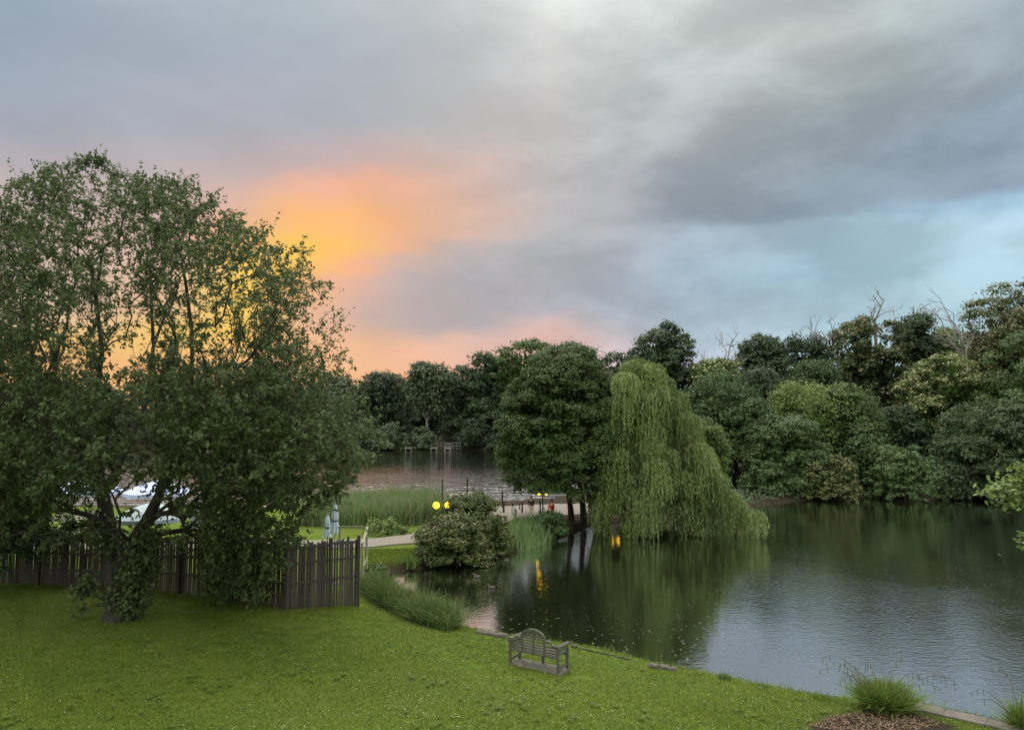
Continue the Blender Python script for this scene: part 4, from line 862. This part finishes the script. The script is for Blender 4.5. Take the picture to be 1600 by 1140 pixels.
q = np.column_stack([8+75*rs.rand(60000), 60+45*rs.rand(60000)]); q = q[~inside(q, pond) & ~inside(q, lake)]; dq = segdist(q, pond); q = q[(dq < 14) & (dq > .05) & (segdist(q, path_c, False) > 2)]
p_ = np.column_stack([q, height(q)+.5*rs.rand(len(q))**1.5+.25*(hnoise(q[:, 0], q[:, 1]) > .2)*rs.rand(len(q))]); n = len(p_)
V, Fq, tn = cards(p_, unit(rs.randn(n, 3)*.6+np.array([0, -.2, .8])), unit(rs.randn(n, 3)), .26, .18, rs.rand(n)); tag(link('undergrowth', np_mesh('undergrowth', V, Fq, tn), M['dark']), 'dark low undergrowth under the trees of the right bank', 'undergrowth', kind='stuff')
# ------------------------------------------------------------------ stone edging, bottom right
rt = thing('stone_edging', tuple(onz(1480, 1130, .3)), 'flat brown stone edging along the pond at the bottom right', 'edging')
pe = [onz(x, y, .42) for x, y in [(1402,1108),(1478,1124),(1545,1139),(1640,1161),(1760,1190)]]
for i in range(4):
    a, b = pe[i].copy(), pe[i+1].copy(); d = unit(b-a); nrm = np.array([d[1], -d[0], 0]); a += d*.006; b -= d*.006
    mid_ = (a+b)/2+nrm*.22; mid_[2] = .42+.004*(i % 2); ln = np.linalg.norm(b-a)
    mid_[2] = H(mid_[0], mid_[1])+.0; MB().box(mid_, (ln, .5, .2), math.atan2(d[1], d[0])).build('slab', M['stone'], rt, False, True, .012)
# loose pale root and dead blades beside the sedge
# logs at the water's edge
def log(label, pts, r, seed, mat='log', name='log'):
    rs = np.random.RandomState(seed); P = np.array(pts); P[:, 2] = [max(p_[2], H(p_[0], p_[1])+r*.55) for p_ in P]; q = np.linspace(0, 1, 10); c = np.stack([np.interp(q, np.linspace(0, 1, len(P)), P[:, i]) for i in range(3)], 1)+rs.randn(10, 3)*r*.08
    mb = MB(); mb.tube(c, list(r*(1+.12*rs.randn(10))), 12); return tag(mb.build(name, M[mat], None, True), label, 'log')
log('grey log lying at the rim left of the bench', [onz(744,995,.42), onz(768,998,.42), onz(792,1003,.36)], .09, 1)
log('split upright log stub leaning at the rim right of the bench', [onz(1014,1050,.42), onz(1028,1041,.62)], .08, 2)
log('short round log at the rim, right of the split stub', [onz(1032,1050,.42), onz(1058,1055,.40)], .085, 3)
mb = MB(); b = onz(1072, 1062, .3); mb.tube([b, b+np.array([0, 0, .22])], [.012, .01], 6); tag(mb.build('peg', M['iron']), 'thin dark peg in the bank right of the logs', 'peg')
log('thin edging timber half buried along the rim behind the bench', [onz(905,1024,.36), onz(940,1031,.36), onz(985,1041,.36)], .03, 4, name='edging_timber', mat='bark')

# ------------------------------------------------------------------ bench
def bench():
    g = H(.55, 21.5); LR = onz(797, 1035, g+.08); ang = -rad(34)
    rt = thing('park_bench', tuple(LR), 'weathered wooden garden bench with arched back facing the pond', 'bench', rz=ang)
    Wd, D = 1.56, .5; m_ = M['teak']
    MB().box((Wd/2, D/2, -.07), (Wd+.12, D+.1, .14)).build('plinth', M['concrete'], rt, bevel=.015)
    for x in (0, Wd):
        MB().box((x, 0, .32), (.065, .06, .64)).build('leg', m_, rt, bevel=.005)
        MB().box((x, D, .29), (.065, .06, .58)).build('leg', m_, rt, bevel=.005)
    MB().box((Wd*.5, D, .2), (.06, .05, .40)).build('leg', m_, rt, bevel=.005)
    for k in range(6): pass
    mb = MB()
    for k in range(5): mb.box((Wd/2, .07+k*.1, .425), (Wd-.07, .075, .024))
    mb.build('seat', m_, rt, bevel=.004)
    mb = MB(); mb.box((Wd/2, 0, .385), (Wd-.07, .03, .06)); mb.box((Wd/2, D, .385), (Wd-.07, .03, .06)); mb.box((0, D/2, .12), (.04, D-.06, .06)); mb.box((Wd, D/2, .12), (.04, D-.06, .06)); mb.build('seat_frame', m_, rt, bevel=.004)
    # back: horizontal slats, uprights and the stepped and arched top rail
    def topz(x):
        u = (x-Wd/2)/(Wd/2)
        if abs(u) < .48: return .78+.24*math.sqrt(max(0, 1-(u/.50)**2))
        if abs(u) < .74: return .76
        return .69-.1*(abs(u)-.74)
    xs = np.linspace(0, Wd, 61); mb = MB(); rail = [(x, -.02, topz(x)) for x in xs]; last = rail[0]
    V = []; Fs = []
    for x, y, z in rail:
        for dy, dz in ((-.03, -.035), (.03, -.035), (.03, .035), (-.03, .035)): V.append((x, y+dy, z+dz))
    for i in range(60):
        for k in range(4): a = i*4+k; c = i*4+(k+1) % 4; Fs.append((a, c, c+4, a+4))
    mb.add(V, Fs+[(0, 3, 2, 1), (240, 241, 242, 243)]); mb.build('top_rail', m_, rt)
    mb = MB()
    for z in (.49, .56, .63): mb.box((Wd/2, -.005, z), (Wd-.07, .022, .045))
    for z in (.71, .78, .85, .92):
        xx = [x for x in xs if topz(x) > z+.05]
        if xx: mb.box(((xx[0]+xx[-1])/2, -.005, z), (xx[-1]-xx[0]+.02, .022, .042))
    mb.build('back_slats', m_, rt, bevel=.003)
    for x in (Wd*.27, Wd*.5, Wd*.73):
        zt = topz(x)-.02; MB().box((x, -.028, (.38+zt)/2), (.05, .024, zt-.38)).build('back_upright', m_, rt, bevel=.003)
    for x in (0, Wd):
        MB().tube([(x, -.05, .66), (x, D+.05, .66)], .055, 14).build('armrest', m_, rt, False)
        mb = MB(); mb.box((x, D/2, .55), (.022, D-.07, .05)); mb.box((x, D/2, .47), (.022, D-.07, .05)); mb.build('arm_slats', m_, rt, bevel=.003)
bench()

# ------------------------------------------------------------------ fence and handrail
def fence():
    rs = np.random.RandomState(5); line = [(565,28.6),(522,28.0),(455,27.1),(372,28.0),(290,28.7),(180,29.2),(75,29.5),(-40,29.8),(-160,30.0)]
    pts = [np.array([(px-800)/F*Y, Y]) for px, Y in line]; TZ = 3.33
    rt = thing('paling_fence', (pts[0][0], pts[0][1], H(*pts[0])), 'dark weathered paling fence running behind the near tree to the pond', 'fence')
    for p_ in pts:
        g = H(*p_)-.2; MB().box((p_[0], p_[1]-.09, (g+TZ+.12)/2), (.11, .11, TZ+.12-g)).build('post', M['fence_rail'], rt, False, True, .008)
    for a, b in zip(pts[:-1], pts[1:]):
        for z in (1.95, 2.62, 3.2):
            MB().beam((a[0], a[1]-.03, z+rs.randn()*.02), (b[0], b[1]-.03, z+rs.randn()*.02), .045, .09).build('rail', M['fence_rail'], rt, False, True)
        n = int(np.linalg.norm(b-a)/.094); mb = MB(); ang = math.atan2(b[1]-a[1], b[0]-a[0])
        for k in range(n):
            f = (k+.5)/n; p_ = a+(b-a)*f; g = H(*p_)-.03+.03*rs.rand(); tz = TZ+.04*rs.randn()
            tl = rs.randn()*.02; w = .07+.024*rs.rand(); tz += .03*rs.randn()
            d = (b-a)/np.linalg.norm(b-a); q0 = p_-d*w/2; q1 = p_+d*w/2; yo = .02
            V = [(q0[0], q0[1], g), (q1[0], q1[1], g), (q1[0]+tl, q1[1], tz-.03), (p_[0]+tl, p_[1], tz), (q0[0]+tl, q0[1], tz-.03)]
            V += [(v[0], v[1]+yo, v[2]) for v in V]
            mb.add(V, [(0,1,2,3,4),(9,8,7,6,5),(0,5,6,1),(1,6,7,2),(2,7,8,3),(3,8,9,4),(4,9,5,0)])
        mb.build('palings', M['fence'], rt, False, True)
fence()
rt = thing('handrail', tuple(at(570, 880, 29.8)), 'pale wooden handrail stepping down beyond the end of the fence', 'handrail')
a, b, c, d = at(528, 823, 31.5), at(574, 823, 31.0), at(567, 848, 29.6), at(574, 848, 30.0)
MB().beam(a, b, .06, .06).build('top_rail', M['palewood'], rt, False, True, .006)
MB().beam(b, c, .09, .05).build('sloping_rail', M['palewood'], rt, False, True, .006)
for px, y0, y1, Y in ((573, 826, 888, 30.6), (566, 848, 900, 29.4), (531, 824, 860, 31.5)):
    MB().beam(at(px, y0, Y), at(px, y1, Y), .08, .08).build('post', M['palewood'], rt, False, True, .006)
mb = MB(); mb.tube([at(573, 868, 30.2), at(572, 876, 30), at(566, 886, 29.6), at(562, 893, 29.3)], .03, 8); mb.build('curved_rail', M['palewood'], rt, True, True)

# ------------------------------------------------------------------ parasols on the terrace
def closed_parasol(label, px, ytop, ybot, Y, rs_seed, mat='parasol'):
    tp = at(px, ytop, Y); bt = at(px, ybot, Y); g = H(tp[0], Y); h = tp[2]-bt[2]
    rt = thing('closed_parasol', (tp[0], Y, g), label, 'parasol', 'folded parasols behind the fence')
    MB().tube([(0, 0, 0), (0, 0, tp[2]-g+.05)], .025, 8).build('pole', M['palewood'], rt)
    MB().lathe((0, 0, 0), [(.28, 0), (.3, .06), (.1, .1), (.03, .3)], 14).build('base', M['concrete'], rt)
    V = []; seg = 32; prof = [(.02, 0), (.07, -.12), (.11, -.3), (.125, -.48), (.10, -.60), (.16, -.8), (.2, -1.0)]
    for r, z in prof:
        for k in range(seg):
            t_ = 2*math.pi*k/seg; rr_ = r*(1+.3*math.cos(8*t_+rs_seed)*min(1, -z*2)); zz = z*h + (-.08*math.cos(8*t_+rs_seed) if z == -1.0 else 0)
            V.append((rr_*math.cos(t_), rr_*math.sin(t_), tp[2]-g+zz))
    Fs = [(i*seg+k, i*seg+(k+1) % seg, (i+1)*seg+(k+1) % seg, (i+1)*seg+k) for i in range(len(prof)-1) for k in range(seg)]
    mb = MB(); mb.add(V, Fs+[tuple(range(seg))]); cn = mb.build('canopy', M[mat], rt, True)
    MB().tube([(0, 0, tp[2]-g-.6*h-.03), (0, 0, tp[2]-g-.6*h+.03)], .13, 12).build('strap', M['navy'], cn)
def open_parasol(label, px, ytop, Y, R, mat):
    tp = at(px, ytop, Y); g = H(tp[0], Y); z1 = tp[2]-g
    rt = thing('open_parasol', (tp[0], Y, g), label, 'parasol', 'open parasols behind the fence')
    MB().tube([(0, 0, 0), (0, 0, z1+.08)], .03, 8).build('pole', M['palewood'], rt)
    MB().lathe((0, 0, 0), [(.3, 0), (.32, .06), (.1, .1), (.04, .3)], 14).build('base', M['concrete'], rt)
    V = [(0, 0, z1)]; seg = 8; Fs = []
    for r, dz in ((.35, .16), (.7, .4), (1.0, .72), (1.0, .92)):
        for k in range(seg):
            t_ = 2*math.pi*(k+.5)/seg; V.append((R*r*math.cos(t_), R*r*math.sin(t_), z1-dz*.9))
    for k in range(seg):
        Fs.append((0, 1+k, 1+(k+1) % seg))
        for i in range(3): a_0 = 1+i*seg; Fs.append((a_0+k, a_0+seg+k, a_0+seg+(k+1) % seg, a_0+(k+1) % seg))
    mb = MB(); mb.add(V, Fs); o = mb.build('canopy', M[mat], rt); sm = o.modifiers.new('cloth', 'SOLIDIFY'); sm.thickness = .01
    mb = MB()
    for k in range(seg):
        t_ = 2*math.pi*(k+.5)/seg; mb.beam((0, 0, z1-.03), (R*.98*math.cos(t_), R*.98*math.sin(t_), z1-.68), .02, .02)
    mb.build('ribs', M['palewood'], o)
closed_parasol('tallest folded pale blue parasol near the end of the fence', 524, 785, 832, 33.5, 0)
closed_parasol('shorter folded pale blue parasol left of the tallest one', 512, 803, 838, 34.5, 1)
closed_parasol('folded pale parasol seen through the near tree right of its stem', 307, 770, 822, 33, 2)
open_parasol('open bluish parasol behind the fork of the near tree', 248, 750, 41, 1.75, 'parasol_blue')
open_parasol('lower pale open parasol just behind the fence and tree stem', 238, 784, 33, 1.5, 'parasol')
open_parasol('open bluish parasol farther left behind the near tree', 135, 748, 41, 1.9, 'parasol_blue')

# ------------------------------------------------------------------ lamps and posts on the causeway
def lamp(label, px, ygl, Y, ptop, gr, gap):
    c = at(px, ygl, Y); g = H(c[0], Y); top = at(px, ptop, Y)[2]-g; zg = c[2]-g
    rt = thing('twin_globe_lamp', (c[0], Y, g), label, 'lamp post', 'lit twin globe lamps')
    mb = MB(); mb.lathe((0, 0, 0), [(.13, -.05), (.13, .35), (.07, .42), (.05, .6)], 12); mb.tube([(0, 0, .5), (0, 0, top)], [.05, .04], 10); mb.lathe((0, 0, top-.02), [(.03, 0), (.07, .04), (.05, .1), (.005, .16)], 10); mb.build('post', M['iron'], rt)
    for s_ in (-1, 1):
        ar = MB().tube([(0, 0, zg-.35), (s_*gap*.6, 0, zg-.33), (s_*gap, 0, zg-gr)], .022, 8).build('arm', M['iron'], rt)
        MB().ell((s_*gap, 0, zg), (gr, gr, gr), 20, 14).build('globe', M['lamp'], ar, True)
lamp('twin yellow globe lamp standing behind the low rhododendron', 691, 789, 46.5, 752, .2, .37)
lamp('twin yellow globe lamp half hidden in the alder leaves', 848, 768, 55.8, 745, .21, .24)
lamp('twin yellow globe lamp hidden behind the willow curtain', 960, 746, 64.5, 728, .17, .3)
def post(label, px, y0, y1, r=.06, name='post', group='dark posts along the path', mat='iron', base=.55):
    b = onz(px, y1, base); top = at(px, y0, b[1])[2]
    mb = MB(); mb.tube([(b[0], b[1], base-.2), (b[0], b[1], top)], [r, r*.9], 10); mb.lathe((b[0], b[1], top-.01), [(r*1.3, 0), (r*1.3, .04), (r*.4, .09)], 10)
    return tag(mb.build(name, M[mat], None, False), label, 'post', group)
post('tall thin dark post right of the lit lamp, rising above the rhododendron', 730, 748, 812, .055)
post('leftmost short dark post emerging from the rhododendron', 773, 785, 799)
post('taller dark post behind the second short post', 785, 768, 793, .08)
post('thick short dark post second from the left', 787, 783, 801, .08)
post('short dark post in front of the white sign', 801, 786, 802, .07)
post('thin dark post behind the white sign to its right', 812, 785, 796, .05)
post('dark post just left of the standing person', 816, 784, 801, .07)
post('thin tall dark post between the two people', 844, 782, 812, .06)
b = onz(802, 806, .5); rt = thing('white_sign', tuple(b), 'small white notice board leaning beside the path', 'sign')
MB().box((0, 0, .48), (.42, .03, .5), .2).build('board', M['white'], rt, bevel=.005); MB().box((.0, .04, .22), (.05, .05, .44), .2).build('leg', M['iron'], rt)
post('dark wooden stake right of the white sign', 806, 797, 816, .06, 'stake', mat='fence')

# people
def person(label, px, py, base, hgt_, top, legs, seated, yaw, shade):
    b = onz(px, py, base); k = hgt_/1.72
    rt = thing('person', tuple(b), label, 'person', None, yaw)
    if seated: hip, knee, foot, sh, nk, hd = .46, (.4, .48), (.42, .06), 1.0, 1.08, 1.24; lean = .12
    else: hip, knee, foot, sh, nk, hd = .92, (.03, .49), (.0, .05), 1.42, 1.5, 1.64; lean = .03
    vs = [(0, 0, hip), (0, lean*.5, (hip+sh)/2), (0, lean, sh-.06), (0, lean, nk), (0, lean+.01, hd)]; rr = [.135, .12, .15, .055, .1]; ed = [(0, 1), (1, 2), (2, 3), (3, 4)]
    def add(p_, r_, par): vs.append(p_); rr.append(r_); ed.append((par, len(vs)-1)); return len(vs)-1
    for s_ in (-1, 1):
        i = add((s_*.1, .0, hip-.04), .085, 0); i = add((s_*.11, knee[0], knee[1]), .06, i); i = add((s_*.11, foot[0], foot[1]+.03), .04, i); add((s_*.12, foot[0]+.15, foot[1]-.01), .032, i)
        i = add((s_*.19, lean, sh), .055, 2); i = add((s_*.24, lean+.05, sh-.3), .042, i); hnd = (s_*.2, lean+.22, sh-.46); i = add(hnd, .03, i); j = add((hnd[0], hnd[1]+.06, hnd[2]-.03), .03, i)
        for f in range(4): q = add((hnd[0]+(f-1.5)*.02, hnd[1]+.11, hnd[2]-.05), .009, j); add((hnd[0]+(f-1.5)*.022, hnd[1]+.14-.01*abs(f-1.5), hnd[2]-.08), .008, q)
        add((hnd[0]-s_*.05, hnd[1]+.05, hnd[2]-.02), .01, i)
    def skinned(name, vs, ed, rr, mat, lv=2):
        me = bpy.data.meshes.new(name); me.from_pydata([tuple(np.array(v)*k) for v in vs], ed, []); me.update()
        o = link(name, me, M[mat], rt); m_ = o.modifiers.new('skin', 'SKIN'); m_.use_smooth_shade = True
        for i_, r_ in enumerate(rr): me.skin_vertices[0].data[i_].radius = (r_*k, r_*k*.9)
        me.skin_vertices[0].data[0].use_root = True
        s2 = o.modifiers.new('sub', 'SUBSURF'); s2.levels = lv; s2.render_levels = lv
    me = bpy.data.meshes.new('tmp')
    def skin_layer(name, vs, ed, rr, mat):
        me = bpy.data.meshes.new(name); me.from_pydata([tuple(np.array(v)*k) for v in vs], ed, []); me.update()
        o = link(name, me, M[mat], rt); m_ = o.modifiers.new('skin', 'SKIN'); m_.use_smooth_shade = True
        import bmesh
        bm = bmesh.new(); bm.from_mesh(me); ly = bm.verts.layers.skin.verify(); bm.verts.ensure_lookup_table()
        for i_, v in enumerate(bm.verts): v[ly].radius = (rr[i_]*k, rr[i_]*k*.9); v[ly].use_root = (i_ == 0)
        bm.to_mesh(me); bm.free()
        s2 = o.modifiers.new('sub', 'SUBSURF'); s2.levels = 1; s2.render_levels = 2
        return o
    skin_layer('body', vs, ed, rr, 'skin')
    jk = [(0, 0, hip+.02), (0, lean*.5, (hip+sh)/2), (0, lean, sh-.06), (0, lean, nk-.05)]; jr = [.155, .145, .175, .07]; je = [(0, 1), (1, 2), (2, 3)]
    for s_ in (-1, 1):
        jk += [(s_*.19, lean, sh), (s_*.24, lean+.05, sh-.3), (s_*.21, lean+.19, sh-.44)]; n_ = len(jk); jr += [.075, .06, .05]; je += [(2, n_-3), (n_-3, n_-2), (n_-2, n_-1)]
    skin_layer('jacket', jk, je, jr, top)
    tv = [(0, 0, hip)]; tr = [.15]; te = []
    for s_ in (-1, 1):
        tv += [(s_*.1, .0, hip-.05), (s_*.11, knee[0], knee[1]), (s_*.11, foot[0], foot[1]+.07)]; n_ = len(tv); tr += [.1, .078, .06]; te += [(0, n_-3), (n_-3, n_-2), (n_-2, n_-1)]
    skin_layer('trousers', tv, te, tr, legs)
    MB().ell((0, (lean-.02)*k, (hd+.03)*k), (.1*k, .11*k, .12*k), 14, 10).build('hair', M['hair'], rt, True)
    return rt
person('person in a red jacket and pale trousers sitting beside the path', 863, 808, .55, 1.66, 'red', 'cream', True, 2.6, 0)
person('standing person in dark top and pale trousers on the path', 830, 809, .55, 1.6, 'navy', 'cream', False, 2.9, 0)
b = onz(863, 808, .575); rt = thing('garden_bench', (b[0], b[1], .575), 'low backless seat under the person in the red jacket', 'bench', rz=2.6)
MB().box((0, -.05, .34), (1.1, .36, .05)).build('seat', M['fence_rail'], rt, bevel=.005)
for s_ in (-1, 1): MB().box((s_*.45, -.05, .155), (.07, .3, .31)).build('leg', M['fence_rail'], rt)

# ------------------------------------------------------------------ fishing platforms on the far shore
def platform(label, px, w_px, rails):
    Y = 206.0; s = Y/F; x = (px-800)*s; w = w_px*s
    rt = thing('fishing_platform', (x, Y, 0), label, 'jetty', 'wooden fishing platforms on the far shore')
    MB().box((0, 0, .75), (w, 2.4, .28)).build('deck', M['jetty'], rt)
    for s_ in (-1, 1):
        for y in (-1.1, 1.1): MB().box((s_*(w/2-.1), y, 0.05), (.16, .16, 1.2)).build('leg', M['jetty'], rt)
    if rails:
        for s_ in (-1, 1): MB().box((s_*(w/2-.1), 1.1, 1.3), (.12, .12, 1.1)).build('rail_post', M['jetty'], rt)
        MB().box((0, 1.1, 1.85), (w, .12, .12)).build('rail', M['jetty'], rt)
platform('single low fishing platform left of the other two on the far shore', 640, 10, False)
platform('middle fishing platform with a rail on the far shore', 679, 10, True)
platform('right fishing platform with a rail on the far shore', 700, 10, True)
Y = 209.5; s = Y/F; rt = thing('shore_railing', ((700-800)*s, Y, H((700-800)*s, Y)), 'pale timber railing on the far shore behind the fishing platforms', 'railing')
for px in range(684, 722, 6): MB().box(((px-800)*s, Y, 1.2), (.13, .13, 2.0)).build('post', M['jetty'], rt, False, True)
for z in (1.3, 2.05): MB().box(((702-800)*s, Y-.1, z), (36*s, .09, .14)).build('rail', M['jetty'], rt, False, True)

# ------------------------------------------------------------------ ducks
def duck(label, px, py, yaw, mat, z=0.0, sc=1.0):
    b = onz(px, py, z); b[2] = H(b[0], b[1]) if z > .1 else z; rt = thing('duck', tuple(b), label, 'duck', None, yaw); mb = MB()
    P = [(-.26, 0, .13), (-.2, 0, .09), (-.1, 0, .06), (.03, 0, .06), (.13, 0, .09), (.18, 0, .15), (.2, 0, .22), (.23, 0, .26), (.27, 0, .26)]
    R = [.015, .06, .1, .11, .085, .05, .04, .052, .03]
    mb.tube(np.array(P)*sc, [r*sc for r in R], 12); bd = mb.build('body', M[mat], rt, True)
    MB().tube(np.array([(.26, 0, .255), (.33, 0, .245)])*sc, [.02*sc, .012*sc], 8).build('bill', M['sedge'], bd)
    for s_ in (-1, 1): MB().ell((-.06*sc, s_*.085*sc, .1*sc), (.15*sc, .035*sc, .06*sc), 10, 6).build('wing', M['duckdark'], bd, True)
duck('white fronted bird standing at the dark edge of the inlet', 626, 886, 2.4, 'duckwhite', .05, .9)
duck('small dark duck leading a thin ripple in mid pond', 745, 902, 3.0, 'duckdark', 0, .75)
duck('small dark duck swimming left of the yellow lamp reflection', 768, 919, 2.8, 'duckdark', 0, .75)
duck('small brown duck resting on the bank right of the bench', 897, 1022, 2.2, 'duckdark', .34, .6)
